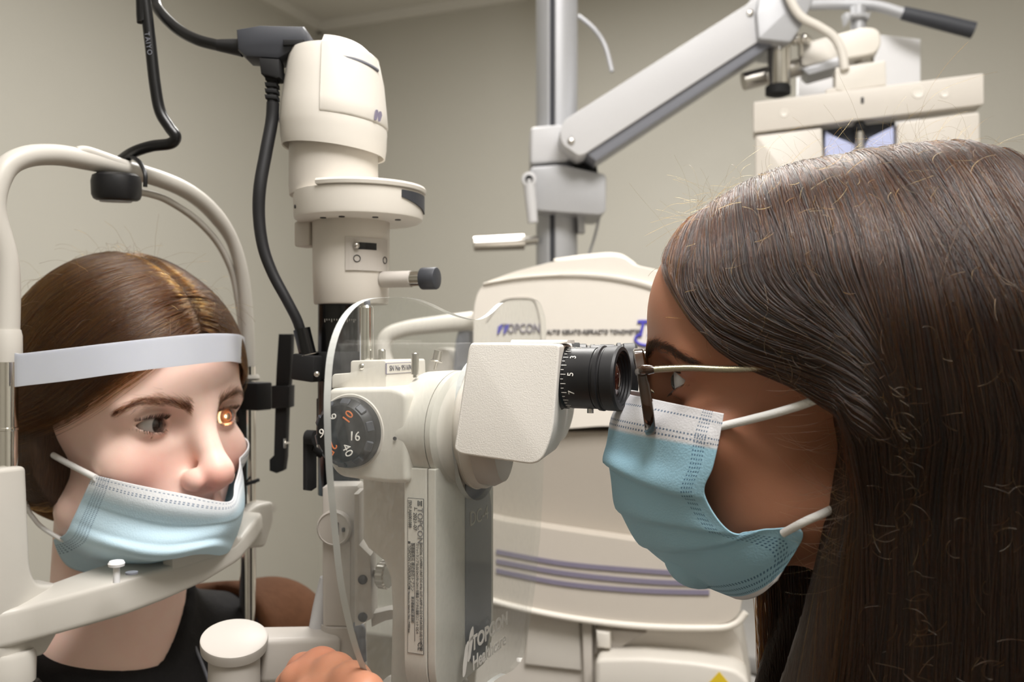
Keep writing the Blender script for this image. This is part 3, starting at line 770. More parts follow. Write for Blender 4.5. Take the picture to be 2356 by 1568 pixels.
# forehead band: flat strip from post to post, bowed round the forehead
bandpx = [((33, 812), (33, 890), .612), ((55, 812), (55, 887), .610), ((150, 801), (150, 876), .606), ((250, 789), (250, 862), .606), ((340, 779), (340, 850), .614), ((420, 771), (420, 841), .630), ((480, 767), (480, 834), .650), ((525, 767), (525, 831), .670), ((548, 769), (548, 833), .692), ((557, 772), (557, 835), .722), ((561, 775), (561, 837), .765), ((563, 778), (563, 838), .805)]
top = spline([W(*a, d) for a, b, d in bandpx], 6); bot = spline([W(*b, d) for a, b, d in bandpx], 6)
t = B(); n = len(top)
rows = []
for i in range(n):
    a = top[max(i - 1, 0)]; b = top[min(i + 1, n - 1)]; tg = (b - a); nn = Vector((tg.y, -tg.x, 0)).normalized()      # outwards, towards the examiner
    rows.append([top[i], bot[i], bot[i] - nn * .0022, top[i] - nn * .0022])
loft(t, rows); bevel_all(t, [e for e in t.edges if False], 0)
band = done(t, 'forehead_band', M_BAND, chin, angle=40, label='milky white silicone forehead band')

# lower yoke: crescent bar between the posts with the chin cup
def yz(v): return -.0
YK = []
NV = 41
def outline_u(s):         # how far the crescent bows towards the examiner, s = -1..1
    return .064 * (1 - s * s)
rings = []
def zi(x, xs, ys): return float(np.interp(x, xs, ys))
S = np.linspace(-1.17, 1.13, NV)
for s in S:
    v = (VF - VN) / 2 * s + (VF + VN) / 2
    uo = max(outline_u(s), 0) + .016 - .03 * max(0, abs(s) - 1)
    ui = uo - zi(abs(s), [0, .6, 1.0, 1.2], [.058, .045, .030, .022])
    p0 = FC.w(uo, v, 0); ppx_ = 1178 + p0.x / p0.y * FPX
    zt = zc(zi(ppx_, [-60, 91, 189, 333, 420, 500, 546, 602, 640], [1420, 1387, 1360, 1319, 1296, 1270, 1248, 1180, 1170]), p0.y)
    zb = zc(zi(ppx_, [-60, 0, 95, 189, 284, 379, 474, 549, 587, 602, 640], [1506, 1495, 1470, 1444, 1417, 1381, 1338, 1292, 1247, 1222, 1212]), p0.y)
    r = .004
    prof = round_poly([(uo, zt), (uo + .001, zb), (ui, zb), (ui, zt)], [r, r * 1.2, r, r], 4)
    rings.append([FC.w(p, v, q) for p, q in prof])
bm = B(); loft(bm, rings); yoke = done(bm, 'chin_yoke', M_CHIN, chin, angle=50)
# upright sleeves of the yoke
bm = B()
sv = round_poly([(VN - .016, -.215), (VN - .016, -.085), (VN + .0065, -.085), (VN + .0095, -.155), (VN + .014, -.168), (VN + .034, -.172), (VN + .034, -.200), (VN + .02, -.218)], [.004, .004, .004, .006, .012, .004, .01, .004], 5)
prism(bm, sv, -.016, .0125, mC, .005, 4); done(bm, 'post_housing', M_CHIN, chin, angle=45)
bm = B()
sv = round_poly([(VF - .03, -.178), (VF - .03, -.152), (VF - .004, -.143), (VF + .014, -.143), (VF + .0145, -.160), (VF + .004, -.182)], .004, 4)
prism(bm, sv, -.014, .018, mC, .003, 3); done(bm, 'post_housing', M_CHIN, chin, angle=45)
# raised cup wall in the middle where the chin rests
bm = B(); rings = []
for s in np.linspace(-.30, .92, 30):
    v = (VF - VN) / 2 * s + (VF + VN) / 2
    uo = outline_u(s) + .0155; 
    p0 = FC.w(uo, v, 0); ppx_ = 1178 + p0.x / p0.y * FPX
    zt = zc(zi(ppx_, [280, 333, 352, 400, 508, 536, 546, 590], [1332, 1319, 1279, 1262, 1229, 1217, 1236, 1225]), p0.y); zlow = zc(zi(ppx_, [280, 379, 474, 549, 602], [1400, 1365, 1322, 1276, 1215]), p0.y)
    th = .010
    prof = round_poly([(uo, zt), (uo + .0006, zlow), (uo - th, zlow), (uo - th, zt)], [.003, .001, .001, .003], 4)
    rings.append([FC.w(p, v, q) for p, q in prof])
loft(bm, rings); done(bm, 'chin_cup_wall', M_CHIN, yoke, angle=50)
bm = B(); c = W(268, 1318, .605); lathe(bm, [(.0022, -.006), (.0022, .004), (.0050, .0048), (.0054, .0066), (.0045, .0082), (0, .0085)], c, (0, 0, 1), 24); done(bm, 'paper_peg', M_CARD, chin)
bm = B(); cyl(bm, W(303, 1319, .605), (0, 0, 1), .004, .0012, 20); done(bm, 'peg_hole', M_GREYP, yoke)
# height knob below the near sleeve
bm = B(); kc = FC.w(0, VN, 0); lathe(bm, [(.0165, -.233), (.0180, -.232), (.0185, -.213), (.017, -.210)], kc, (0, 0, 1), 48); done(bm, 'knob_collar', M_CHIN, chin)
bm = B(); ns = 60
rg = lambda z, r: [kc + Vector((math.cos(2 * math.pi * i / ns) * r * (1 if i % 5 < 3 else .93), math.sin(2 * math.pi * i / ns) * r * (1 if i % 5 < 3 else .93), z)) for i in range(ns)]
loft(bm, [rg(-.262, .020), rg(-.260, .0225), rg(-.238, .0225), rg(-.2345, .020)]); done(bm, 'height_knob', M_BLACK, chin, angle=25, label='black ribbed height knob')
bm = B(); box(bm, FC, (0, 0, TAB_Z + .02), (.05, .30, .04), .006, 3); done(bm, 'table_clamp', M_CHIN, chin)

bm = B(); tube(bm, [FC.w(.004, VF - .012, zc(y, .80)) for y in (800, 860, 980, 1100, 1168)], .0042, 14, 4); done(bm, 'post_cable', M_BLACKM, chin)
# black fixation target on the far post
FD = .795
bm = B(); box(bm, FC, (.012, VF - .006, zc(911, FD)), (.030, .018, .024), .0015, 2); fx = done(bm, 'target_clamp', M_BLACKM, chin)
def slabpx(bm, pts, d, th, bev=.0008): prism(bm, pl2(pts, d), d - th / 2, d + th / 2, lambda p, q, a: Vector((p, a, q)), bev, 2)
bm = B()
slabpx(bm, [(645, 768), (674, 768), (672, 850), (668, 890), (638, 890), (640, 845)], FD - .02, .012)
slabpx(bm, [(632, 886), (672, 886), (671, 936), (632, 938)], FD - .02, .020)
slabpx(bm, [(637, 936), (664, 936), (660, 1050), (656, 1080), (640, 1086), (624, 1080), (624, 1055), (634, 1045)], FD - .02, .012)
done(bm, 'fixation_target', M_BLACKM, chin, label='black jointed fixation target')
bm = B(); tube(bm, [W(656, 1018, FD - .028), W(668, 1018, FD - .028)], .0012, 8, 1, smooth=False); tube(bm, [W(655, 1008, FD - .027), W(655, 1030, FD - .027)], .0010, 8, 1, smooth=False); done(bm, 'target_screw', M_CHROME, chin)
bm = B(); tube(bm, [W(548, 1120, .80), W(570, 1112, .795), W(596, 1103, .80)], .0016, 8, 4); done(bm, 'post_tie', M_BLACKM, chin)

# ------------------------------------------------------------------ cables and plug above the lamp tower
PLUG = empty('power_plug', W(640, 110, .67), 'black angular power plug standing behind the lamp cap', 'plug')
bm = B()
slabpx(bm, [(553, 78), (606, 69), (706, 71), (717, 86), (722, 116), (690, 126), (650, 148), (575, 143), (556, 125)], .675, .026, .004)
done(bm, 'plug_body', M_CHARC, PLUG)
bm = B(); slabpx(bm, [(652, 92), (700, 92), (700, 104), (652, 106)], .6605, .003, .0005); done(bm, 'plug_recess', M_BLACKM, PLUG)
bm = B(); tube(bm, [W(500, 104, .675), W(530, 107, .675), W(558, 110, .675)], [.0042, .0055, .0068], 16, 4); done(bm, 'strain_relief', M_BLACK, PLUG)
bm = B(); slabpx(bm, [(602, 140), (648, 143), (650, 185), (642, 187), (607, 176)], .668, .016, .001); slabpx(bm, [(612, 165), (654, 168), (654, 182), (645, 184), (640, 180)], .675, .02, .001)
for i in range(4): slabpx(bm, [(612, 178 + i * 14), (640, 180 + i * 14), (641, 190 + i * 14), (614, 188 + i * 14)], .668, .010, .001)
tube(bm, [W(627, 176, .668), W(628, 240, .668)], .0042, 14, 1, smooth=False)
done(bm, 'plug_neck', M_BLACKM, PLUG)
c1 = empty('lamp_cable', W(630, 240, .668), 'grey black lamp cable looping from the plug down to the black socket', 'cable')
bm = B(); tube(bm, [W(628, 236, .668), W(625, 280, .668), W(612, 350, .664), W(598, 430, .66), W(596, 500, .66), W(606, 570, .66), W(628, 630, .66), W(660, 690, .66), W(683, 735, .662), SOCK1 + Vector((0, 0, -.004))], [.0046, .0046, .0046, .0046, .0044, .0042, .0040, .0038, .0038, .0038], 18, 8); done(bm, 'cable_sheath', M_RUBBER, c1)
c2 = empty('supply_cable', W(420, 60, .69), 'thin black supply cable curving from above into the power plug', 'cable')
bm = B(); tube(bm, [Vector((-.30, .74, CEIL_Z + .01)), Vector((-.298, .735, .8)), W(342, -260, .73), W(347, -60, .715), W(357, 4, .71), W(372, 32, .70), W(410, 68, .69), W(455, 92, .68), W(505, 105, .675)], .0042, 16, 8); done(bm, 'cable_sheath', M_CABLE, c2)
c3 = empty('loop_cable', W(360, 200, .69), 'thick black cable hanging down and kinked back to the chin rest arch', 'cable')
bm = B(); tube(bm, [Vector((-.285, .70, CEIL_Z + .01)), Vector((-.285, .695, .8)), W(325, -90, .69), W(334, 0, .69), W(346, 100, .69), W(356, 190, .69), W(368, 255, .69), W(390, 293, .69), W(404, 314, .69), W(392, 330, .692), W(350, 336, .695), W(312, 348, .70), W(285, 364, .71), W(262, 385, .72), W(240, 405, .73)], .0043, 18, 8); done(bm, 'cable_sheath', M_CABLE, c3)
text('TAIYO', .0052, surfM(W(341, 100, .6855), W(346, 135, .69) - W(336, 65, .69), W(420, 90, .69) - W(340, 100, .69)), M_GREYP, 'cable_text', c3, sx=1.0, spacing=1.2, depth=.0001)
# ------------------------------------------------------------------ tables under the instruments (below the frame)
def table(name, fr, c, size, zt, label):
    t = empty(name, fr.w(c[0], c[1], FLOOR_Z), label, 'table')
    bm = B(); box(bm, fr, (c[0], c[1], zt - .02), (size[0], size[1], .04), .006, 3); done(bm, 'table_top', M_GREYC, t)
    bm = B(); box(bm, fr, (c[0], c[1], (zt - .04 + FLOOR_Z + .05) / 2), (.11, .11, zt - .04 - FLOOR_Z - .05), .01, 3); done(bm, 'pedestal', M_ALU, t)
    bm = B(); box(bm, fr, (c[0], c[1], FLOOR_Z + .025), (size[0] * .75, size[1] * .75, .05), .012, 3); done(bm, 'foot', M_CHARC, t)
    return t
table('instrument_table', FS, (-.10, .08), (.41, .48), TAB_Z, 'grey pedestal table carrying the slit lamp and chin rest')

# ------------------------------------------------------------------ auto refractor beside the slit lamp
AD = 1.05
FA = Frame((W(1400, 784, AD).x, AD), 12.0)
TAB2 = -.47
table('instrument_table', FA, (.0, .13), (.36, .30), TAB2, 'grey pedestal table under the white auto refractor')
arf = empty('auto_refractor', FA.w(0, .17, TAB2), 'large white auto refractor with violet lettering and three mauve stripes behind the slit lamp', 'optical instrument')
def fpx(pts, v=0.0): return [FA.pv(x, y, v) for x, y in pts]
def mA(p, q, a): return FA.w(p, a, q)
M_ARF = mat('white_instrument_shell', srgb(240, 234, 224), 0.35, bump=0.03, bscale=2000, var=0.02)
def shell_loft(pts, v0, v1, m, name, parent, bulge=.02, r=.01, steps=9, label=None):
    """outline swept across the width with a swelling, rounded flank"""
    P = round_poly(fpx(pts), r, 6)
    cx = sum(p[0] for p in P) / len(P); cz = sum(p[1] for p in P) / len(P)
    bm = B(); rings = []
    for k in range(steps):
        t = k / (steps - 1); e = abs(2 * t - 1)
        sc = 1 - .045 * e ** 6
        rings.append([FA.w(cx + (p - cx) * (1 - .03 * e ** 5), v0 + (v1 - v0) * t, cz + (q - cz) * sc) for p, q in P])
    loft(bm, rings); o = done(bm, name, m, parent, angle=35)
    if label: o['label'] = label
    return o
up = [(1082, 740), (1084, 700), (1092, 668), (1106, 650), (1116, 642), (1180, 618), (1270, 594), (1390, 583), (1420, 582), (1440, 586), (1462, 604), (1500, 612), (1620, 640), (1700, 700), (1718, 790), (1716, 980), (1660, 990), (1380, 990), (1250, 1000), (1150, 1010), (1094, 1000), (1080, 880)]
uh = shell_loft(up, .0, .26, M_ARF, 'upper_housing', arf, r=.006)
# flowing ridge across the flank
bm = B()
rd = [(1112, 652), (1200, 638), (1320, 632), (1420, 640), (1510, 662), (1600, 700), (1690, 760)]
rings = []
for (x, y) in [(p.x, p.y) for p in spline([(a, b, 0) for a, b in rd], 6)]:
    u, z = FA.pv(x, y, -.004); th = .0016 + .0035 * (x - 1112) / 578
    rings.append([FA.w(u, v, z + dz) for v, dz in ((.004, th), (-.0035, th * .6), (-.004, 0), (-.0005, -th * 1.4), (.006, -th * 1.6))])
loft(bm, rings); done(bm, 'flank_ridge', M_ARF, uh, angle=60)
# grip hump on the top edge
bm = B()
hp = [FA.pv(x, y, .02) for x, y in ((1270, 597), (1330, 588), (1400, 581), (1432, 584), (1456, 600), (1470, 612), (1400, 615), (1300, 612))]
prism(bm, round_poly(hp, .006, 4), .012, .20, mA, .004, 3); done(bm, 'grip_hump', M_ARF, uh)
# seam of the measuring head
bm = B(); tube(bm, [FA.w(*[(a, -.0012, b) for a, b in [FA.pv(x, y, 0)]][0]) for x, y in ((1120, 740), (1145, 705), (1165, 688), (1215, 685), (1232, 695), (1243, 740), (1246, 800))], .0006, 6, 5); done(bm, 'head_seam', M_TAUPE, uh)
def atext(s, x, y, size, m, sx=1, shear=0, bold=0, ph=uh, align='CENTER'):
    u, z = FA.pv(x, y, -.0012); text(s, size, surfM(FA.w(u, -.0012, z), FA.U, FA.Z), m, 'flank_text', ph, sx=sx, shear=shear, bold=bold, align=align, depth=.0008)
atext('TOPCON', 1199, 756, .0155, M_STRIPE, .70)
atext('AUTO KERATO-REFRACTO TONOMETER', 1365, 763, .0072, M_GREYPR, .82)
atext('TRK-2P', 1460, 757, .026, M_BLUEPR, .85, .25, .0006, align='LEFT')
bm = B()
for x0 in (0, .0075):
    u, z = FA.pv(1144, 757, -.0012)
    prism(bm, round_poly([(u + x0, z - .006), (u + x0 + .002, z - .0055), (u + x0 + .007, z + .003), (u + x0 + .006, z + .0065), (u + x0 + .001, z + .003)], .001), -.0022, -.0008, mA)
done(bm, 'flank_logo', M_BLUEPR, uh, smooth=False)
bm = B(); u, z = FA.pv(1490, 780, -.0012)
pts = [FA.w(u + .014 * math.cos(a), -.0015, z + .007 * math.sin(a)) for a in np.linspace(2.2, 5.2, 14)]
tube(bm, pts, .0016, 8, 1); done(bm, 'flank_swirl', M_BLUEPR, uh)
# recessed waist, lower skirt with stripes, base
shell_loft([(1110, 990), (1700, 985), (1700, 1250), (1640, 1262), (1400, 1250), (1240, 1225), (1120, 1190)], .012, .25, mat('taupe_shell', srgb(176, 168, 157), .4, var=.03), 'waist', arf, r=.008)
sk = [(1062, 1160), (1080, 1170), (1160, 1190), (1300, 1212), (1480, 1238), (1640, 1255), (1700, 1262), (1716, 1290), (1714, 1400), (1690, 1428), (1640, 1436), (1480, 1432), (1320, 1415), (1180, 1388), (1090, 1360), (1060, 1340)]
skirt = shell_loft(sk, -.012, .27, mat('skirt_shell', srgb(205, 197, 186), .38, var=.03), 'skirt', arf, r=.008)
for k, (ya, yb, yc) in enumerate(((1266, 1300, 1334), (1290, 1322, 1348), (1312, 1345, 1364))):
    bm = B(); rings = []
    cv = [(1142, ya), (1300, ya + (yb - ya) * .95 + 4), (1480, yb + (yc - yb) * .55 + 6), (1632, yc if k else yc)]
    if k == 0: cv = [(1142, 1268), (1300, 1296), (1480, 1312), (1632, 1322)]
    if k == 1: cv = [(1142, 1290), (1300, 1318), (1480, 1336), (1632, 1342)]
    if k == 2: cv = [(1142, 1312), (1300, 1342), (1480, 1358), (1632, 1362)]
    for p in spline([(a, b, 0) for a, b in cv], 8):
        u, z = FA.pv(p.x, p.y, -.013); rings.append([FA.w(u, v, z + dz) for v, dz in ((-.0128, .0026), (-.0140, .0026), (-.0140, -.0026), (-.0128, -.0026))])
    loft(bm, rings); done(bm, 'skirt_stripe', M_STRIPE, skirt, smooth=False)
bm = B(); rim = [FA.w(*[(a, -.013, b) for a, b in [FA.pv(x, y, -.013)]][0]) for x, y in ((1062, 1342), (1090, 1366), (1180, 1394), (1320, 1422), (1480, 1440), (1640, 1444), (1692, 1434), (1716, 1408))]
tube(bm, rim, .0036, 12, 6); done(bm, 'skirt_rim', M_ARF, skirt)
low = [(1100, 1400), (1250, 1402), (1560, 1430), (1690, 1434), (1712, 1480), (1735, 1600), (1740, 1706), (1070, 1706), (1080, 1560)]
shell_loft(low, .010, .25, M_IVORY2, 'lower_body', arf, r=.01)
bm = B(); prism(bm, fpx([(1215, 1412), (1332, 1425), (1336, 1545), (1205, 1530)], .0), .004, .02, mA, .002, 2); done(bm, 'hatch', M_IVORY, arf)
bm = B(); prism(bm, fpx([(1340, 1424), (1362, 1426), (1364, 1600), (1345, 1600)], .0), -.002, .02, mA, .001, 2); done(bm, 'hatch_strip', M_IVORY2, arf)
bm = B(); prism(bm, fpx([(1372, 1448), (1404, 1452), (1404, 1490), (1374, 1488)], -.01), -.014, .02, mA, .003, 3); done(bm, 'latch', M_IVORY, arf)
bm = B(); prism(bm, fpx([(1372, 1442), (1488, 1452), (1400, 1505), (1368, 1500)], .008), .004, .012, mA, .001, 1); done(bm, 'latch_recess', M_TAUPE, arf)
bm = B(); prism(bm, round_poly(fpx([(1370, 1512), (1480, 1510), (1600, 1520), (1690, 1535), (1722, 1560), (1730, 1640), (1370, 1640)], -.03), .008), -.034, .02, mA, .006, 3); done(bm, 'lower_shelf', M_IVORY, arf)
bm = B(); u, z = FA.pv(1655, 1561, -.035); prism(bm, [(u - .012, z - .006), (u + .012, z - .006), (u, z + .008)], -.0352, -.0345, mA); wm = done(bm, 'warning_triangle', mat('warning_yellow', srgb(226, 196, 50), .5), arf, smooth=False)
# forehead rest of the refractor at its far end, with dark ear piece
bm = B(); tube(bm, [W(905, 870, 1.12), W(882, 815, 1.12), W(890, 775, 1.12), W(930, 757, 1.12), W(1000, 747, 1.12), W(1090, 738, 1.12)], [.010, .0095, .0095, .0095, .0105, .012], 18, 6); done(bm, 'head_rest_arm', M_IVORY, arf)
bm = B()
prism(bm, round_poly(fpx([(1052, 850), (1058, 780), (1070, 745), (1080, 742), (1090, 760), (1092, 880), (1060, 900)], .05), .006), .03, .075, mA, .003, 3); done(bm, 'ear_piece', M_GREYP, arf)
bm = B(); prism(bm, round_poly(fpx([(985, 880), (990, 830), (1010, 800), (1040, 800), (1052, 840), (1050, 960), (985, 960)], .06), .008), .05, .085, mA, .003, 3); done(bm, 'head_rest_pad', M_IVORY2, arf)
bm = B(); tube(bm, [W(905, 862, 1.12), W(915, 940, 1.12), W(950, 1060, 1.12), W(1060, 1200, 1.12)], .012, 16, 6); done(bm, 'head_rest_post', M_IVORY2, arf)

# ------------------------------------------------------------------ refraction stand: pole, clamp and arm
PD = 1.45
st = empty('refraction_stand', Vector((W(1281, 0, PD).x, PD, FLOOR_Z)), 'silver refraction stand with round pole, angled arm and clamp behind the refractor', 'stand')
pc = Vector((W(1281, 0, PD).x, PD, 0)); PR = 47.5 / FPX * PD
bm = B(); n = 64; ring0 = []
def pole_ring(z):
    out = []
    for k in range(n):
        a = 2 * math.pi * k / n; r = PR
        if 4.0 < a < 4.0: r = PR
        da = (a - math.radians(254) + math.pi) % (2 * math.pi) - math.pi
        if abs(da) < .14: r = PR * .90
        out.append(pc + Vector((math.cos(a) * r, math.sin(a) * r, z)))
    return out
loft(bm, [pole_ring(FLOOR_Z + .03), pole_ring(CEIL_Z - .02)]); done(bm, 'pole', M_ALU2, st, angle=30)
bm = B(); _a = math.radians(254); box(bm, Matrix.Translation(pc + Vector((math.cos(_a), math.sin(_a), 0)) * PR * .905) @ Matrix.Rotation(_a, 4, 'Z'), (0, 0, ZC), (.002, .007, H - .06), 0); done(bm, 'pole_slot', M_CHARC, st, smooth=False)
bm = B(); cyl(bm, pc + Vector((0, 0, FLOOR_Z)), (0, 0, 1), .075, .03, 48, .005); done(bm, 'pole_base', M_CHARC, st)
def slabd(bm, pts, d0, d1, bev=.003, dref=None): 
    q = pl2(pts, dref or d0); prism(bm, q, d0, d1, lambda p, z, a: Vector((p, a, z)), bev, 3)
bm = B(); slabd(bm, round_poly([(1220, 292), (1290, 285), (1330, 300), (1336, 350), (1300, 372), (1220, 378)], 10), PD - .055, PD + .05, .008); done(bm, 'arm_bracket', M_ALU, st)
bm = B(); slabd(bm, round_poly([(1218, 384), (1290, 378), (1390, 400), (1395, 408), (1394, 486), (1382, 494), (1240, 484), (1218, 476)], 14), PD - .065, PD + .055, .010); done(bm, 'pole_clamp', M_ALU2, st)
bm = B(); slabd(bm, [(1322, 366), (1372, 366), (1376, 398), (1322, 392)], PD - .04, PD + .03, .002); done(bm, 'clamp_motor', M_BLACKM, st)
bm = B(); slabd(bm, [(1328, 490), (1346, 490), (1346, 534), (1330, 534)], PD - .03, PD, .002); done(bm, 'clamp_tab', M_ALU2, st)
bm = B(); a, b = W(1217, 414, PD - .085), W(1226, 512, PD - .085); tube(bm, [a, (a + b) / 2, b], [.0095, .0088, .0075], 20, 4); lv = done(bm, 'clamp_lever', M_ALU, st)
bm = B(); cyl(bm, a + Vector((0, .004, 0)), (0, -1, 0), .011, .012, 28, .001); done(bm, 'lever_hub', M_ALU, lv)
bm = B(); cyl(bm, a + Vector((0, -.007, 0)), (0, -1, 0), .006, .002, 20); done(bm, 'lever_cap', M_BLACKM, lv)
bm = B(); tube(bm, [W(1235, 552, PD - .02), W(1200, 556, PD - .03)], .0065, 16, 1, smooth=False); hd = done(bm, 'handle_rod', M_STEEL, st)
bm = B(); tube(bm, [W(1205, 556, PD - .03), W(1090, 561, PD - .04)], [.0125, .0115], 24, 2, smooth=False); done(bm, 'handle_grip', M_STEEL, hd)
# slanted arm
bm = B()
slabd(bm, round_poly([(1288, 300), (1298, 276), (1735, 0), (1800, -40), (1860, -40), (1850, 20), (1795, 62), (1348, 352), (1332, 358), (1292, 330)], [8, 14, 2, 2, 2, 2, 2, 4, 8, 14]), PD - .115, PD - .035, .003); arm = done(bm, 'arm', M_ALU, st)
for x, y in ((1314, 325), (1726, 30)): bm = B(); lathe(bm, [(.0052, 0), (.0050, .002), (.0025, .0032), (0, .0034)], W(x, y, PD - .1155), (0, -1, 0), 20); done(bm, 'arm_rivet', M_STEEL, arm)
bm = B(); slabd(bm, [(1345, 348), (1795, 58), (1812, 80), (1372, 370)], PD - .108, PD - .040, .001); done(bm, 'arm_underside', M_GREYP, arm)
bm = B(); slabd(bm, round_poly([(1752, -40), (1880, -40), (1872, 0), (1845, 60), (1820, 98), (1745, 90), (1740, 30)], 8), PD - .125, PD - .02, .008); done(bm, 'arm_head', M_ALU2, st)
bm = B(); tube(bm, [W(1330, 36, PD + .06), W(1366, 66, PD + .06), W(1392, 106, PD + .06), W(1408, 165, PD + .05)], .0038, 10, 8); done(bm, 'stand_wire', M_ALU2, st)
bm = B(); tube(bm, [W(1380, 495, PD), W(1368, 545, PD), W(1350, 600, PD)], .0022, 8, 6); done(bm, 'stand_wire', M_ALU2, st)
bm = B(); cyl(bm, W(1792, 196, PD - .09), (0, 0, 1), .0165, .083, 32); done(bm, 'hanger_post', M_CHROME, st)
bm = B(); lathe(bm, [(.010, 0), (.0185, .003), (.0185, .014), (.012, .020)], W(1790, 222, PD - .09), (0, 0, 1), 32); done(bm, 'hanger_knob', M_BLACKM, st)
bm = B(); c = W(1842, 92, PD - .09)
for i in range(5):
    a = 2 * math.pi * i / 5; bmesh.ops.create_uvsphere(bm, u_segments=12, v_segments=8, radius=.0070, matrix=Matrix.Translation(c + Vector((math.cos(a) * .0095, math.sin(a) * .0095, 0))))
cyl(bm, c + Vector((0, 0, -.024)), (0, 0, 1), .004, .03, 14); done(bm, 'star_knob', M_CHROME, st)
# tilted bar below the arm and the handle with black grip above
bm = B(); tube(bm, [W(1710, 188, PD - .06), W(1850, 152, PD - .06)], .0135, 24, 1, smooth=False); done(bm, 'cross_rod', M_STEEL, st)
bm = B(); tube(bm, [W(1855, 12, PD + .05), W(1950, 10, PD + .04), W(2020, 15, PD + .02), W(2080, 32, PD)], [.008, .0085, .0085, .0085], 18, 5); hb = done(bm, 'swing_handle', M_ALU2, st)
bm = B(); tube(bm, [W(2076, 30, PD), W(2160, 50, PD - .01), W(2240, 70, PD - .02)], [.0105, .0122, .0128], 22, 4); done(bm, 'swing_grip', M_CHARC, hb)
bm = B(); tube(bm, [W(1975, 15, PD + .02), W(1975, 75, PD + .02)], .012, 18, 1, smooth=False); slabd(bm, [(1945, 28), (2005, 28), (2000, 45), (1990, 38), (1960, 38), (1950, 54)], PD, PD + .02, .002); done(bm, 'handle_post', M_ALU2, hb)
# white card hanging behind the refractor head
cd = empty('reading_card', W(1975, 220, PD + .08), 'plain white reading card hanging behind the refractor head', 'card')
bm = B(); slabd(bm, [(1836, 160), (1845, 150), (2030, 80), (2118, 90), (2118, 300), (1836, 300)], PD + .05, PD + .058, .001); done(bm, 'card_sheet', M_CARD, cd)

# ------------------------------------------------------------------ refractor head (phoropter)
PH = 1.30
FP = Frame((W(2000, 0, PH).x, PH), 14.0)
ph = empty('phoropter', FP.w(0, 0, FP.pv(2000, 330, 0)[1]), 'ivory phoropter hanging from the silver arm above dark hair', 'phoropter')
def mP(p, q, a): return FP.w(p, a, q)
def ppx(pts, v=0.): return [FP.pv(x, y, v) for x, y in pts]
bm = B(); prism(bm, round_poly(ppx([(1733, 234), (2264, 168), (2264, 240), (1733, 305)]), .003), .0, .045, mP, .002, 2); br_ = done(bm, 'cross_bar', M_IVORY2, ph)
for x, y, r in ((1804, 260, .0062), (2172, 215, .0062), (2112, 212, .009)):
    bm = B(); u, z = FP.pv(x, y, 0); lathe(bm, [(r, 0), (r * .9, .0012), (r * .55, .0006), (0, .0006)], FP.w(u, .0, z), -FP.V, 20); done(bm, 'bar_screw', M_IVORY, br_)
bm = B(); u, z = FP.pv(1984, 231, 0); box(bm, FP, (u, -.0005, z), (.004, .001, .009), .0003, 1); done(bm, 'bar_mark', M_DARKPR, br_)
for pts, nm in (([(1738, 310), (1892, 292), (1900, 520), (1738, 520)], 'lens_battery'), ([(2066, 280), (2256, 255), (2258, 520), (2060, 520)], 'lens_battery')):
    bm = B(); prism(bm, round_poly(ppx(pts), .004), .004, .06, mP, .003, 2); done(bm, nm, M_IVORY2, ph)
bm = B(); prism(bm, ppx([(1890, 288), (2068, 268), (2068, 420), (1890, 420)]), .03, .035, mP, 0); done(bm, 'back_shade', M_CHARC, ph, smooth=False)
M_LENSREFL = mat('painted_lens_reflection', srgb(196, 204, 240), 0.12, coat=1.0)  # bluish white base colour stands in for reflections in the lens windows
bm = B(); prism(bm, ppx([(1898, 300), (1915, 312), (1970, 335), (1972, 420), (1898, 420)], .02), .018, .03, mP, .001, 1); prism(bm, ppx([(2056, 290), (2000, 318), (1990, 335), (1990, 420), (2056, 420)], .02), .018, .03, mP, .001, 1); done(bm, 'lens_window', M_LENSREFL, ph, smooth=False)
bm = B(); u, z = FP.pv(1978, 330, .01); cyl(bm, FP.w(u, .012, z - .05), (0, 0, 1), .006, .07, 20); done(bm, 'nose_rod', M_STEEL, ph)
bm = B(); lathe(bm, [(.004, 0), (.009, .003), (.009, .012), (.005, .016)], FP.w(u, .012, FP.pv(1978, 305, .01)[1]), (0, 0, 1), 20); done(bm, 'nose_knob', M_BLACKM, ph)
bm = B(); prism(bm, round_poly(ppx([(1922, 155), (2038, 138), (2040, 195), (1938, 210), (1922, 205)], .01), .003), .01, .05, mP, .002, 2); done(bm, 'bar_block', M_IVORY, ph)
bm = B(); prism(bm, round_poly(ppx([(1900, 205), (1945, 196), (1945, 215), (1900, 218)], .012), .002), .012, .03, mP, .001, 2); done(bm, 'bar_foot', M_IVORY2, ph)
bm = B(); prism(bm, round_poly(ppx([(1840, 105), (1990, 65), (2024, 72), (2025, 110), (2010, 128), (1840, 160)], .06), .012), .05, .11, mP, .006, 3); tarm = done(bm, 'tilt_arm', M_IVORY, ph)
bm = B(); prism(bm, round_poly(ppx([(1845, 160), (1940, 128), (1945, 150), (1860, 174)], .05), .003), .045, .10, mP, .002, 2); done(bm, 'tilt_arm_shoe', M_ALU2, tarm)
bm = B(); cyl(bm, FP.w(*[(a, .08, b) for a, b in [FP.pv(1988, 150, .08)]][0]), (0, 0, 1), .014, .035, 24); done(bm, 'tilt_pivot', M_STEEL, ph)
wc = empty('white_cord', W(1900, 80, PD - .13), 'thick cream cord dropping from the arm head to the phoropter block', 'cord')
bm = B(); tube(bm, [W(1808, -30, PD - .135), W(1822, 8, PD - .135), W(1845, 40, PD - .135), W(1885, 62, PD - .135), W(1918, 85, PD - .135), W(1936, 118, 1.315), W(1944, 160, 1.315)], .0065, 16, 8); done(bm, 'cord_sheath', M_IVORY, wc)

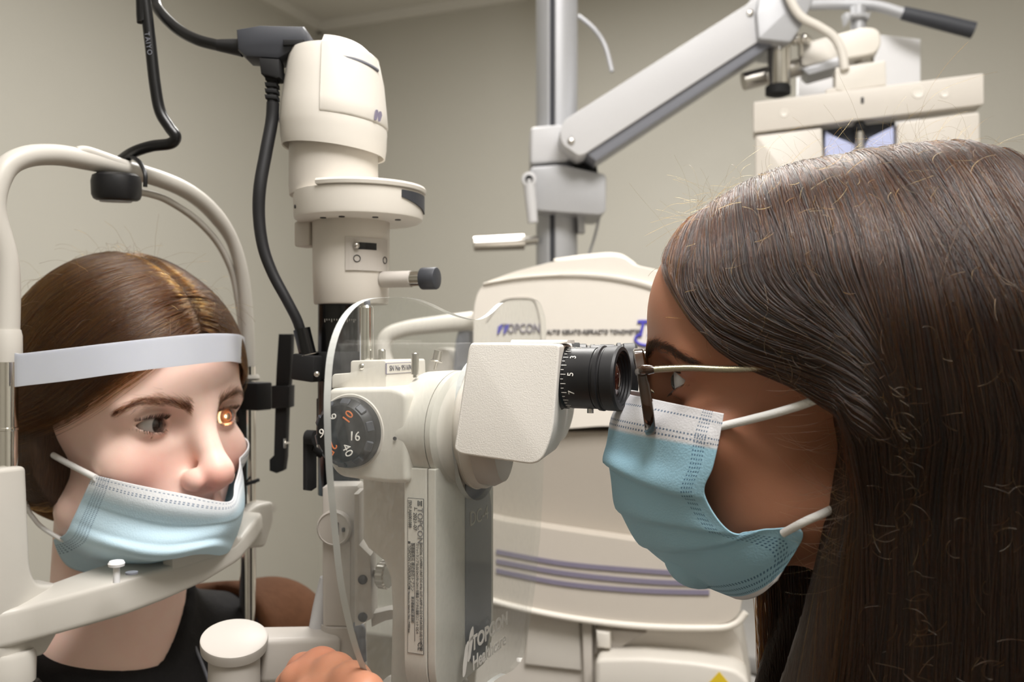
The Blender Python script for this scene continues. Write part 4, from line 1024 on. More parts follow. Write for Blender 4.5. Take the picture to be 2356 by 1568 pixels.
# ------------------------------------------------------------------ grey counter along the back wall
ct = empty('counter', RM.w(1.75, -.45, FLOOR_Z), 'grey laminate counter against the back wall', 'counter')
CZ = -(1498 - 784) / FPX * 2.2
bm = B(); box(bm, RM, (2.3, -.62, CZ - .02), (1.4, .62, .04), .004, 2); done(bm, 'counter_top', M_GREYC, ct)
bm = B(); box(bm, RM, (2.3, -.60, (CZ - .04 + FLOOR_Z) / 2), (1.36, .56, CZ - .04 - FLOOR_Z), .004, 2); done(bm, 'counter_body', M_GREYC, ct)
# ------------------------------------------------------------------ implicit modelling of the two people (millimetres, x ahead, y to their left, z up)
f4 = np.float32
def smin(a, b, k):
    h = np.clip(0.5 + 0.5 * (b - a) / k, 0, 1)
    return b + (a - b) * h - k * h * (1 - h)
def smax(a, b, k): return -smin(-a, -b, k)
def sell(x, y, z, c, r):
    a, b, d = ((x - c[0]) / r[0]) ** 2, ((y - c[1]) / r[1]) ** 2, ((z - c[2]) / r[2]) ** 2
    k0 = np.sqrt(a + b + d)
    k1 = np.sqrt(a / r[0] ** 2 + b / r[1] ** 2 + d / r[2] ** 2) + 1e-9
    return k0 * (k0 - 1) / k1
def ssph(x, y, z, c, r): return np.sqrt((x - c[0]) ** 2 + (y - c[1]) ** 2 + (z - c[2]) ** 2) - r
def scap(x, y, z, a, b, r0, r1):
    ab = [b[i] - a[i] for i in range(3)]; L = sum(q * q for q in ab)
    t = np.clip(((x - a[0]) * ab[0] + (y - a[1]) * ab[1] + (z - a[2]) * ab[2]) / L, 0, 1)
    return np.sqrt((x - a[0] - t * ab[0]) ** 2 + (y - a[1] - t * ab[1]) ** 2 + (z - a[2] - t * ab[2]) ** 2) - (r0 + (r1 - r0) * t)

def surface_nets(vol, xs, ys, zs):
    nx, ny, nz = vol.shape
    s = vol < 0
    c = np.zeros((nx - 1, ny - 1, nz - 1), np.uint8)
    for i in (0, 1):
        for j in (0, 1):
            for k in (0, 1): c += s[i:nx - 1 + i, j:ny - 1 + j, k:nz - 1 + k]
    act = (c > 0) & (c < 8)
    idx = np.full(act.shape, -1, np.int64); I, J, K = np.nonzero(act); idx[I, J, K] = np.arange(len(I))
    acc = np.zeros((len(I), 3)); cnt = np.zeros(len(I))
    cor = [(i, j, k) for i in (0, 1) for j in (0, 1) for k in (0, 1)]
    for a in cor:
        for b in cor:
            if sum(b) - sum(a) == 1 and all(q <= w for q, w in zip(a, b)):
                va = vol[I + a[0], J + a[1], K + a[2]]; vb = vol[I + b[0], J + b[1], K + b[2]]
                m = (va < 0) != (vb < 0)
                t = np.where(m, va / np.where(m, va - vb, 1), 0)
                pa = np.stack([xs[I + a[0]], ys[J + a[1]], zs[K + a[2]]], 1); pb = np.stack([xs[I + b[0]], ys[J + b[1]], zs[K + b[2]]], 1)
                acc += np.where(m[:, None], pa + (pb - pa) * t[:, None], 0); cnt += m
    V = acc / cnt[:, None]
    F = []
    for ax in range(3):
        sl0 = [slice(None)] * 3; sl1 = [slice(None)] * 3; sl0[ax] = slice(0, -1); sl1[ax] = slice(1, None)
        e = s[tuple(sl0)] != s[tuple(sl1)]
        o1, o2 = [(1, 2), (2, 0), (0, 1)][ax]
        P = np.array(np.nonzero(e)).T
        ok = (P[:, o1] > 0) & (P[:, o2] > 0) & (P[:, o1] < vol.shape[o1] - 1) & (P[:, o2] < vol.shape[o2] - 1)
        P = P[ok]
        def cell(d1, d2):
            Q = P.copy(); Q[:, o1] -= d1; Q[:, o2] -= d2
            return idx[Q[:, 0], Q[:, 1], Q[:, 2]]
        q = np.stack([cell(1, 1), cell(0, 1), cell(0, 0), cell(1, 0)], 1)
        inside = s[P[:, 0], P[:, 1], P[:, 2]]
        q[~inside] = q[~inside][:, ::-1]
        F.append(q)
    return V, np.concatenate(F)

def axis(*segs):
    """piecewise grid axis: (start, stop, step) ..."""
    out = []
    for a, b, st in segs: out += list(np.linspace(a, b, max(int(round((b - a) / st)), 1), endpoint=False))
    out.append(segs[-1][1])
    return np.array(out, f4)
def grad(f, P, e=0.4):
    x, y, z = P[:, 0], P[:, 1], P[:, 2]
    g = np.stack([f(x + e, y, z) - f(x - e, y, z), f(x, y + e, z) - f(x, y - e, z), f(x, y, z + e) - f(x, y, z - e)], 1)
    return g / (np.linalg.norm(g, axis=1, keepdims=True) + 1e-9)
def project(f, P, off=0.0, n=2):
    for _ in range(n):
        P = P - grad(f, P) * (f(P[:, 0], P[:, 1], P[:, 2]) - off)[:, None]
    return P
def mesh_sdf(f, xs, ys, zs, relax=1):
    vol = f(xs[:, None, None], ys[None, :, None], zs[None, None, :])
    V, F = surface_nets(vol, xs.astype(float), ys.astype(float), zs.astype(float))
    for _ in range(relax): V = V - grad(f, V) * (np.clip(f(V[:, 0], V[:, 1], V[:, 2]), -.6, .6) * .8)[:, None]
    return V, F

class HeadFrame:
    """local millimetres <-> world metres"""
    def __init__(s, o, d, pitch, roll=0.0):
        f = Vector((d[0], d[1], 0)).normalized(); l = Vector((-f.y, f.x, 0)); u = Vector((0, 0, 1))
        c, n = math.cos(math.radians(pitch)), math.sin(math.radians(pitch))
        X = f * c - u * n; Z = u * c + f * n; Y = l
        cr, sr = math.cos(math.radians(roll)), math.sin(math.radians(roll))
        Y, Z = Y * cr + Z * sr, Z * cr - Y * sr
        s.o = np.array(o); s.R = np.array([list(X), list(Y), list(Z)])
    def w(s, P): return np.asarray(P, float) @ s.R / 1000 + s.o
    def wv(s, *p): return Vector(s.w(np.array(p)))
    def l(s, P): return (np.asarray(P) - s.o) @ s.R.T * 1000
    def d(s, v): return Vector(np.asarray(v, float) @ s.R)
    def ry(s, px, py, val, ax=1):
        r = s.R @ np.array([(px - 1178) / FPX, 1, -(py - 784) / FPX]); o = s.R @ (-s.o)
        t = (val / 1000 - o[ax]) / r[ax]
        return (o + t * r) * 1000

EYE_Y, EYE_X, EYE_R = 31.5, -12.4, 12.4
def opening(x, y, z, up, dn, half=15.5, cant=0.08):
    """palpebral opening: lens shape between two arcs, seen along x"""
    yy = y - EYE_Y; zz = z - yy * cant
    Ru = (half ** 2 + up ** 2) / (2 * up); Rd = (half ** 2 + dn ** 2) / (2 * dn)
    return np.maximum(np.sqrt(yy ** 2 + (zz - up + Ru) ** 2) - Ru, np.sqrt(yy ** 2 + (zz + dn - Rd) ** 2) - Rd)

def face_sdf(x, y, z, up=5.6, dn=4.6, nose=35.0, cheek=0.0, neck=True, slope=0.0, nr=50.0, sk=0.0):
    ay = np.abs(y)
    d = sell(x, y, z, (-84, 0, 34 - sk * .2), (93, 73, 87 - sk))
    d = smin(d, sell(x, y, z, (-30, 0, 28), (38, 55, 60 - sk * .8)), 22)                 # forehead
    d = smin(d, sell(x, y, z, (-42, 0, -45), (46, 55 + cheek, 60)), 20)         # face mass
    d = smin(d, ssph(x, ay, z, (-22, 42, -28), 20), 14)                         # cheekbone
    d = smin(d, scap(x, ay, z, (-76, 46, -66), (-8, 12, -96), 14, 14), 18)      # jaw
    d = smin(d, ssph(x, ay, z, (-4, 6, -98), 13), 12)                           # chin
    d = smin(d, sell(x, y, z, (-2, 0, -66), (15, 22, 16)), 12)                  # muzzle
    d = smin(d, scap(x, ay, z, (3, 8, 14), (-14, 46, 13), 7, 8), 12)            # brow
    d = smax(d, -sell(x, ay, z, (8, 29, 0), (15, 18, 12)), 10)                  # socket
    # nose
    n = scap(x, y, z, (5, 0, 8), (nose - 12, 0, -34), 7.5, 9.5)
    d = smin(d, n, 15)
    n = ssph(x, y, z, (nose - 10.5, 0, -37.5), 10.5)
    n = smin(n, sell(x, ay, z, (nose - 20.5, 13.5, -41.5), (10.0, 6.0, 8.0)), 5)
    n = smin(n, scap(x, y, z, (nose - 12, 0, -46), (nose - 24, 0, -50), 4.0, 5), 3)
    d = smin(d, n, 9)
    d = smax(d, -sell(x, ay, z, (nose - 15.5, 6.8, -49.5), (6.0, 3.2, 5.0)), 2.0)
    # lips
    d = smin(d, sell(x, y, z, (9, 0, -66), (7, 20, 4.5)), 4); d = smin(d, sell(x, y, z, (8, 0, -75), (7, 17, 5)), 4)
    d = smax(d, -sell(x, y, z, (17, 0, -70.5), (7, 22, 1.2)), 2)
    # lids: a shell round the eyeball with the almond opening cut out
    ball = ssph(x, ay, z, (EYE_X, EYE_Y, 0), EYE_R)
    d = smax(d, -(ball - 0.6), 1.0)
    op = opening(x, ay, z, up, dn)
    lid = np.maximum(ball - 2.0, -(ball - 0.3))
    lid = smax(lid, -op, 1.0)
    lid = np.maximum(lid, -x - 20)
    crease = sell(x, ay, z, (EYE_X + 2, EYE_Y, 1), (14, 17, 12))
    d = smin(d, np.maximum(lid, crease), 3.2)
    d = np.maximum(d, -np.maximum(np.maximum(op + .3, -x - 12), ball - 6)) if False else d
    # ears
    e = sell(x, ay, z, (-92, 74, -8), (15, 5, 29)); e = smax(e, -sell(x, ay, z, (-88, 80, -4), (9, 5, 19)), 3)
    d = smin(d, e, 5)
    if neck:
        d = smin(d, scap(x, y, z, (-88 + slope * .3, 0, -70), (-104 + slope, 0, -185), nr, nr + 2), 26)
        d = smin(d, scap(x, ay, z, (-106 + slope, 20, -200), (-100 + slope, 150, -232), 46, 40), 34)
        d = smin(d, sell(x, y, z, (-122 + slope, 0, -330), (82, 165, 150)), 40)
        d = smin(d, sell(x, y, z, (-165 + slope, 0, -500), (82, 140, 160)), 40)
        d = smin(d, scap(x, ay, z, (-102 + slope, 162, -235), (-85 + slope, 185, -480), 42, 34), 18)
    return d

def skin_material(name, base, rosy, dark=1.0):
    m = mat(name, base, 0.46, sub=0.22, subr=(0.0045, 0.0016, 0.0008), bump=0.10, bscale=1300)
    nt = m.node_tree; p = nt.nodes['Principled BSDF']; p.inputs['Specular IOR Level'].default_value = 0.38
    at = nt.nodes.new('ShaderNodeAttribute'); at.attribute_name = 'rosy'
    nz = nt.nodes.new('ShaderNodeTexNoise'); nz.inputs['Scale'].default_value = 90; nz.inputs['Detail'].default_value = 5
    tc = [n for n in nt.nodes if n.type == 'TEX_COORD'][0]; nt.links.new(tc.outputs['Object'], nz.inputs['Vector'])
    ad = nt.nodes.new('ShaderNodeMath'); ad.operation = 'MULTIPLY_ADD'; ad.inputs[1].default_value = 0.35; nt.links.new(nz.outputs['Fac'], ad.inputs[0]); nt.links.new(at.outputs['Fac'], ad.inputs[2])
    sb = nt.nodes.new('ShaderNodeMath'); sb.operation = 'SUBTRACT'; sb.use_clamp = True; sb.inputs[1].default_value = 0.15; nt.links.new(ad.outputs[0], sb.inputs[0])
    mx = nt.nodes.new('ShaderNodeMix'); mx.data_type = 'RGBA'; mx.inputs['A'].default_value = base; mx.inputs['B'].default_value = rosy
    nt.links.new(sb.outputs[0], mx.inputs['Factor']); nt.links.new(mx.outputs['Result'], p.inputs['Base Color'])
    return m

def rosy_attr(me, V):
    """natural reddening of nose, lids, lips, ears and cheeks"""
    x, y, z = V[:, 0], np.abs(V[:, 1]), V[:, 2]
    def g(c, r): return np.exp(-(((x - c[0]) / r[0]) ** 2 + ((y - c[1]) / r[1]) ** 2 + ((z - c[2]) / r[2]) ** 2))
    v = .9 * g((30, 4, -42), (12, 16, 12)) + .45 * g((0, 40, -34), (26, 20, 18)) + .15 * g((0, 31, -1), (9, 18, 8)) + .9 * g((12, 0, -70), (12, 22, 9)) + .5 * g((-90, 78, -10), (20, 12, 30))
    at = me.attributes.new('rosy', 'FLOAT', 'POINT'); at.data.foreach_set('value', np.clip(v, 0, 1).astype(f4))

def hair_material(name, melanin, red, rough=0.28, rc=0.5):
    m = bpy.data.materials.new(name); m.use_nodes = True; nt = m.node_tree; nt.nodes.clear()
    o = nt.nodes.new('ShaderNodeOutputMaterial'); h = nt.nodes.new('ShaderNodeBsdfHairPrincipled')
    h.parametrization = 'MELANIN'
    h.inputs['Melanin'].default_value = melanin; h.inputs['Melanin Redness'].default_value = red
    h.inputs['Roughness'].default_value = rough; h.inputs['Radial Roughness'].default_value = 0.4
    h.inputs['Random Roughness'].default_value = 0.2; h.inputs['Random Color'].default_value = rc
    h.inputs['Coat'].default_value = 0.1
    nt.links.new(h.outputs[0], o.inputs['Surface'])
    return m

def hair_mass_material(name, a, b):
    m = mat(name, a, 0.5, var=.1); nt = m.node_tree; p = nt.nodes['Principled BSDF']; L = nt.links.new
    tc = [n for n in nt.nodes if n.type == 'TEX_COORD'][0]; mp = nt.nodes.new('ShaderNodeMapping'); mp.inputs['Scale'].default_value = (900, 900, 25)
    nz = nt.nodes.new('ShaderNodeTexNoise'); nz.inputs['Scale'].default_value = 1; nz.inputs['Detail'].default_value = 3; L(tc.outputs['Object'], mp.inputs[0]); L(mp.outputs[0], nz.inputs['Vector'])
    mx = nt.nodes.new('ShaderNodeMix'); mx.data_type = 'RGBA'; mx.inputs['A'].default_value = a; mx.inputs['B'].default_value = b; L(nz.outputs['Fac'], mx.inputs['Factor']); L(mx.outputs['Result'], p.inputs['Base Color'])
    bp = nt.nodes.new('ShaderNodeBump'); bp.inputs['Strength'].default_value = .9; bp.inputs['Distance'].default_value = .0008; L(nz.outputs['Fac'], bp.inputs['Height']); L(bp.outputs[0], p.inputs['Normal'])
    return m

def hair_curves(name, paths, radii, m, parent):
    """paths: array (n, k, 3) in world metres"""
    n, k = paths.shape[:2]
    cv = bpy.data.hair_curves.new(name); cv.add_curves([k] * n)
    cv.attributes['position'].data.foreach_set('vector', paths.astype(f4).ravel())
    a = cv.attributes.get('radius') or cv.attributes.new('radius', 'FLOAT', 'POINT')
    a.data.foreach_set('value', np.broadcast_to(radii, (n, k)).astype(f4).ravel().copy())
    cv.materials.append(m)
    o = bpy.data.objects.new(name, cv); COL.objects.link(o); attach(o, parent); o['kind'] = 'stuff'
    return o

def noise3(P, seed, s):
    """cheap smooth vector noise from sines"""
    r = np.random.default_rng(seed); out = np.zeros_like(P)
    for i in range(4):
        k = r.normal(size=(3, 3)) / s; ph = r.uniform(0, 6.28, 3); out += np.sin(P @ k + ph)
    return out / 4

def grow(roots, field, surf, steps, step, off, wob=0.0, seed=0, drift=None):
    P = roots.copy(); path = [P.copy()]; n = len(P)
    for i in range(steps - 1):
        t = i / steps
        d = field(P, t)
        if wob: d = d + noise3(P, seed, 14.0) * wob
        if drift is not None: d = d + drift
        g = grad(surf, P, 1.0)
        d = d - g * np.sum(d * g, 1, keepdims=True)
        d /= np.linalg.norm(d, axis=1, keepdims=True) + 1e-9
        P = P + d * step
        s = surf(P[:, 0], P[:, 1], P[:, 2])
        g = grad(surf, P, 1.0)
        P = P - g * np.clip(s - off, -6, 6)[:, None]
        path.append(P.copy())
    return np.stack(path, 1)

def eye_material(name, iris, white):
    """sclera, iris and pupil by angle from the eye's own axis (object z)"""
    m = bpy.data.materials.new(name); m.use_nodes = True; nt = m.node_tree; p = nt.nodes['Principled BSDF']
    p.inputs['Roughness'].default_value = 0.25; p.inputs['Coat Weight'].default_value = 0.6; p.inputs['Coat Roughness'].default_value = 0.02
    at = nt.nodes.new('ShaderNodeAttribute'); at.attribute_name = 'rim'
    cr = nt.nodes.new('ShaderNodeValToRGB'); nt.links.new(at.outputs['Fac'], cr.inputs['Fac'])
    e = cr.color_ramp.elements
    e[0].position = 0.0; e[0].color = (0.004, 0.003, 0.003, 1)
    e[1].position = 0.13; e[1].color = (0.004, 0.003, 0.003, 1)
    for pos, c in ((0.155, iris), (0.33, tuple(v * .75 for v in iris[:3]) + (1,)), (0.38, tuple(v * .25 for v in iris[:3]) + (1,)), (0.42, white), (0.75, white), (1.0, (white[0] * .8, white[1] * .62, white[2] * .56, 1))):
        q = e.new(pos); q.color = c
    nt.links.new(cr.outputs['Color'], p.inputs['Base Color'])
    return m

def eyeball(hf, side, gaze, m, parent):
    """one eyeball with corneal bulge; gaze is a local direction"""
    c = np.array((EYE_X, EYE_Y * side, 0)); g = Vector(gaze).normalized(); x, y, _ = axes_for(g)
    vs, fs, rim = [], [], []; nr, ns = 40, 48
    for i in range(nr + 1):
        th = math.pi * (i / nr) ** 1.25
        for k in range(ns):
            a = 2 * math.pi * k / ns
            r = EYE_R + .7 * math.exp(-(th / .38) ** 4)
            vs.append(Vector(c) + (g * math.cos(th) + (x * math.cos(a) + y * math.sin(a)) * math.sin(th)) * r); rim.append(th / 1.35)
    for i in range(nr):
        for k in range(ns): fs.append((i * ns + k, i * ns + (k + 1) % ns, (i + 1) * ns + (k + 1) % ns, (i + 1) * ns + k))
    o = pydata(hf.w(np.array([list(v) for v in vs])), fs, 'eye', m, parent)
    at = o.data.attributes.new('rim', 'FLOAT', 'POINT'); at.data.foreach_set('value', np.clip(np.array(rim), 0, 1).astype(f4))
    return o

def mask_material(name, white, blue, wlim, band=None):
    """pleated mask cloth: white top band, blue body, rows of weld marks (by the cloth's own u, v)"""
    m = mat(name, blue, 0.85, sub=0.25, subr=(.002, .002, .002), bump=.5, bscale=900)
    nt = m.node_tree; p = nt.nodes['Principled BSDF']; L = nt.links.new
    uv = nt.nodes.new('ShaderNodeUVMap'); uv.uv_map = 'UVMap'; sp = nt.nodes.new('ShaderNodeSeparateXYZ'); L(uv.outputs[0], sp.inputs[0])
    U, V = sp.outputs[0], sp.outputs[1]
    def M(op, a, b=None, c=None):
        n = nt.nodes.new('ShaderNodeMath'); n.operation = op
        for i, q in enumerate((a, b, c)):
            if q is None: continue
            if isinstance(q, (int, float)): n.inputs[i].default_value = q
            else: L(q, n.inputs[i])
        return n.outputs[0]
    def near(a, c, w): return M('LESS_THAN', M('ABSOLUTE', M('SUBTRACT', a, c)), w)
    def dash(a, k, duty=.5): return M('LESS_THAN', M('FRACT', M('MULTIPLY', a, k)), duty)
    mr = nt.nodes.new('ShaderNodeMapRange'); mr.inputs['From Min'].default_value = wlim[0]; mr.inputs['From Max'].default_value = wlim[1]; L(V, mr.inputs['Value'])
    mx = nt.nodes.new('ShaderNodeMix'); mx.data_type = 'RGBA'; mx.inputs['A'].default_value = white; mx.inputs['B'].default_value = blue; L(mr.outputs[0], mx.inputs['Factor'])
    if band:
        bd = nt.nodes.new('ShaderNodeMapRange'); bd.inputs['From Min'].default_value = band[0]; bd.inputs['From Max'].default_value = band[1]; L(V, bd.inputs['Value'])
        mb = nt.nodes.new('ShaderNodeMix'); mb.data_type = 'RGBA'; mb.inputs['B'].default_value = white; L(bd.outputs[0], mb.inputs['Factor']); L(mx.outputs['Result'], mb.inputs['A']); mx = mb
    marks = None
    for v0, w, k in wlim[2]:
        q = M('MULTIPLY', near(V, v0, w), dash(U, k)); marks = q if marks is None else M('MAXIMUM', marks, q)
    for u0 in wlim[3]:
        for s in (0, 1):
            uu = u0 if s == 0 else 1 - u0
            q = M('MULTIPLY', M('MULTIPLY', near(U, uu, .022), dash(U, 110, .5)), dash(V, 52, .45)); marks = M('MAXIMUM', marks, q)
    mk = nt.nodes.new('ShaderNodeMix'); mk.data_type = 'RGBA'; mk.inputs['B'].default_value = (blue[0] * .12, blue[1] * .2, blue[2] * .32, 1)
    L(mx.outputs['Result'], mk.inputs['A']); L(M('MULTIPLY', marks, .8), mk.inputs['Factor']); L(mk.outputs['Result'], p.inputs['Base Color'])
    return m

def mask_mesh(hf, rows, skin, m, name, parent, pleats=(), clear=2.2, nu=90, nv=70):
    """rows: control rows top to bottom, each a list of local points from the camera side round to the far side"""
    R = [np.array([list(q) for q in spline(r, nu // (len(r) - 1))]) for r in rows]
    n = min(len(r) for r in R); R = [r[:n] for r in R]
    G = []
    for i in range(n):
        G.append([list(q) for q in spline([tuple(r[i]) for r in R], nv // (len(R) - 1))])
    G = np.array(G)                                   # (nu, nv, 3)
    a, b = G.shape[:2]
    P = G.reshape(-1, 3)
    vv = np.tile(np.linspace(0, 1, b), a); uu = np.repeat(np.linspace(0, 1, a), b)
    # pleat folds: cloth steps outwards above each fold line
    du = np.gradient(G, axis=0); dv = np.gradient(G, axis=1); N = np.cross(du, dv).reshape(-1, 3); N /= np.linalg.norm(N, axis=1, keepdims=True) + 1e-9
    c = P.mean(0) + np.array((-40, 0, 0)); N *= np.sign(np.sum(N * (P - c), 1))[:, None]
    for v0, h, w in pleats:
        line = v0(uu) if callable(v0) else v0
        t = (vv - line) / w
        P = P + N * (h * np.where(t < 0, np.exp(-(t * .9) ** 2), np.exp(-(t * 5) ** 2)) * np.clip(np.minimum(uu, 1 - uu) * 9, 0, 1))[:, None]
    P = P + N * (noise3(P, 11, 9.0)[:, :1] * .5)
    for _ in range(3):
        s = skin(P[:, 0], P[:, 1], P[:, 2]); P = P + grad(skin, P) * np.clip(clear - s, 0, 8)[:, None]
    F = [(i * b + j, (i + 1) * b + j, (i + 1) * b + j + 1, i * b + j + 1) for i in range(a - 1) for j in range(b - 1)]
    o = pydata(hf.w(P), F, name, m, parent)
    me = o.data; uvl = me.uv_layers.new(name='UVMap'); li = np.empty(len(me.loops), np.int64); me.loops.foreach_get('vertex_index', li)
    uvl.data.foreach_set('uv', np.stack([uu[li], 1 - vv[li]], 1).astype(f4).ravel() * np.array([1, -1], f4)[None, :].repeat(len(li), 0).ravel() + np.array([0, 1], f4)[None, :].repeat(len(li), 0).ravel())
    sd = o.modifiers.new('thickness', 'SOLIDIFY'); sd.thickness = .0008; sd.offset = 1.0
    return o, P.reshape(a, b, 3)
# ------------------------------------------------------------------ the patient
HP = HeadFrame((-.2378, .682, -.0596), (.842, -.54), 0, 2.0)
def p_skin(x, y, z): return face_sdf(x, y, z, 5.6, 4.8, 36.0)
pat = empty('person', HP.w((-100, 0, -520)), 'young woman patient with chin on the rest, blue mask below her nose, brown coat', 'person')
V, F = mesh_sdf(p_skin, axis((-215, -30, 5), (-30, -22, 2), (-22, 42, 1.0), (42, 60, 6)), axis((-250, -90, 8), (-90, -56, 3), (-56, 56, 1.0), (56, 90, 3), (90, 250, 8)), axis((-560, -240, 12), (-240, -110, 5), (-110, -62, 2.5), (-62, -14, 1.3), (-14, 22, .8), (22, 130, 4)))
M_SKINP = skin_material('fair_skin', srgb(246, 212, 198), srgb(232, 160, 146))
body = pydata(HP.w(V), F, 'body', M_SKINP, pat); rosy_attr(body.data, V)
M_EYEP = eye_material('brown_eye', (0.028, 0.011, 0.006, 1), (0.42, 0.39, 0.37, 1))
eyeball(HP, -1, (1, .24, .0), M_EYEP, pat); eyeball(HP, 1, (1, .02, .0), M_EYEP, pat)

# hair: centre parting, combed back over the ears
def p_zline(x): return np.interp(x, [-130, -100, -82, -73, -37, -20, -9, 2, 12, 20, 30], [-95, -90, -72, -2, 11, 26, 38, 54, 66, 70, 72])
def p_cap(x, y, z):
    d = sell(x, y, z, (-86, 0, 36), (100.5, 80, 92.5))
    d = smin(d, sell(x, y, z, (-32, 0, 32), (41.5, 60, 64.5)), 22)
    d = smin(d, sell(x, np.abs(y), z, (-101, 54, -16), (44, 33, 50)), 14)
    d = smin(d, sell(x, y, z, (-150, 0, -20), (45, 58, 70)), 20)
    return d
def p_vol(x, y, z): return smax(p_cap(x, y, z), np.minimum(p_zline(x) - z, 40) * .8, 3)
V2, F2 = mesh_sdf(lambda x, y, z: p_vol(x, y, z) + 1.5, axis((-205, 20, 3)), axis((-95, 95, 3)), axis((-95, 135, 3)))
M_HAIRBASE = hair_mass_material('hair_mass', srgb(34, 23, 15), srgb(78, 55, 36))
pydata(HP.w(V2), F2, 'hair_mass', M_HAIRBASE, pat)
M_HAIRP = hair_material('brown_hair', 0.52, 0.45, .24)
def p_field(P, t):
    x, y, z = P.T; s = np.where(y < 0, -1.0, 1.0)
    top = np.clip((z - 20) / 90, 0, 1)
    back = np.clip((45 - z) / 50, 0, 1) * 1.4 + .75
    d = np.stack([-back, s * (.30 + .9 * top), -(.75 - .35 * np.clip((20 - z) / 40, 0, 1))], 1)
    beh = (x < -110)[:, None]
    return np.where(beh, np.stack([-.3 * np.ones_like(x), -s * .9, -1.0 * np.ones_like(x)], 1), d)
N = 20000
r = RNG
R0 = np.stack([r.uniform(-170, 16, N * 3), r.uniform(-80, 80, N * 3), r.uniform(-85, 130, N * 3)], 1)
R0[-9000:] = np.stack([r.uniform(-2, 26, 9000), r.uniform(-36, 36, 9000), r.uniform(64, 100, 9000)], 1)
R0[: N, 1] = r.normal(0, 5, N); R0[: N, 0] = r.uniform(-150, 16, N); R0[:N, 2] = 110
R0 = project(p_cap, R0, 0, 6)
ok = (R0[:, 2] > p_zline(R0[:, 0]) + 1) & (np.abs(p_cap(*R0.T)) < 2)
R0 = R0[ok]; R0 = R0[r.permutation(len(R0))[:N]]
off = r.uniform(-1.0, 2.2, len(R0))
PT = grow(R0, p_field, p_cap, 22, 7.0, off, .16, 3, r.normal(0, .05, (len(R0), 3)))
rad = np.linspace(1, .55, 22)[None, :] * 0.00013
hair_curves('hair', HP.w(PT.reshape(-1, 3)).reshape(PT.shape), rad, M_HAIRP, pat)
# loose hairs standing off the crown
n = 160; q = R0[r.permutation(len(R0))[:n * 3]]; q = q[q[:, 2] > 70][:n]; n = len(q)
dirs = grad(p_cap, q) * .8 + np.stack([r.uniform(-1, .4, n), r.uniform(-1, 1, n), r.uniform(-.4, .4, n)], 1) * .9
FLY = [q]; cur = q; dd = dirs / np.linalg.norm(dirs, axis=1, keepdims=True); L = r.uniform(1.5, 5.5, n)[:, None]
for k in range(9):
    dd = dd + r.normal(0, .10, dd.shape) + np.array((-.06, 0, -.16)); dd /= np.linalg.norm(dd, axis=1, keepdims=True); cur = cur + dd * L * .8; FLY.append(cur)
FLY = np.stack(FLY, 1); hair_curves('stray_hair', HP.w(FLY.reshape(-1, 3)).reshape(FLY.shape), np.full((1, 10), .00006), M_HAIRP, pat)
# eyebrows and lashes
M_BROW = hair_material('brow_hair', 0.72, 0.5, .4)
def brow(hf, skin, pts, n, parent, m, side, thick=3.2, rr=.00008):
    base = np.array([list(p) for p in spline(pts, 20)]); k = r.integers(0, len(base) - 1, n); tt = k / len(base)
    P = base[k] + np.stack([r.normal(0, .5, n), r.normal(0, .6, n), r.normal(0, 1, n) * thick * (.85 - .6 * tt) * .55], 1)
    tg = base[np.minimum(k + 1, len(base) - 1)] - base[k]; tg /= np.linalg.norm(tg, axis=1, keepdims=True)
    up = np.array((0, 0, 1.0)) * (.55 - .75 * tt)[:, None]
    d0 = tg + up + r.normal(0, .14, (n, 3)); d0 /= np.linalg.norm(d0, axis=1, keepdims=True)
    out = []
    for j in range(5):
        Q = P + d0 * (j * 1.6) ; out.append(project(skin, Q, .15 + .10 * j, 3))
    A = np.stack(out, 1)
    hair_curves('eyebrow', hf.w(A.reshape(-1, 3)).reshape(A.shape), np.linspace(1, .3, 5)[None, :] * rr, m, parent)
for s in (-1, 1):
    brow(HP, p_skin, [(12, s * 10, 11.5), (10, s * 18, 14), (4, s * 31, 18.5), (-4, s * 43, 18), (-13, s * 53, 12)], 820, pat, M_BROW, s, 6.2, .000045)
def lashes(hf, up, dn, parent, m, side):
    for nm, n, arch, L, sg in (('upper_lash', 420, up, 4.6, 1), ('lower_lash', 80, -dn, 3.0, -1)):
        yy = r.uniform(-9.0, 14.5, n); half = 15.5; a = abs(arch); Rr = (half ** 2 + a ** 2) / (2 * a)
        zz = (np.sqrt(Rr ** 2 - yy ** 2) - Rr + a) * sg + yy * .08
        xx = EYE_X + np.sqrt(np.maximum((EYE_R + 1.5) ** 2 - yy ** 2 - zz ** 2, 1))
        P0 = np.stack([xx, (EYE_Y + yy) * side, zz], 1)
        fan = np.stack([np.full(n, 1.0), side * yy * .055, np.full(n, .25 * sg)], 1); fan /= np.linalg.norm(fan, axis=1, keepdims=True)
        ln = (L * r.uniform(.6, 1.1, n))[:, None]
        A = np.stack([P0 + fan * ln * t + np.array((0, 0, sg * 1.0)) * (ln * .55 * t * t) for t in (0, .25, .5, .75, 1)], 1)
        hair_curves(nm, hf.w(A.reshape(-1, 3)).reshape(A.shape), np.linspace(1, .25, 5)[None, :] * .00009, m, parent)
M_LASH = hair_material('lash_hair', 0.97, 0.5, .4)
for s in (-1, 1): lashes(HP, 5.6, 4.8, pat, M_LASH, s)

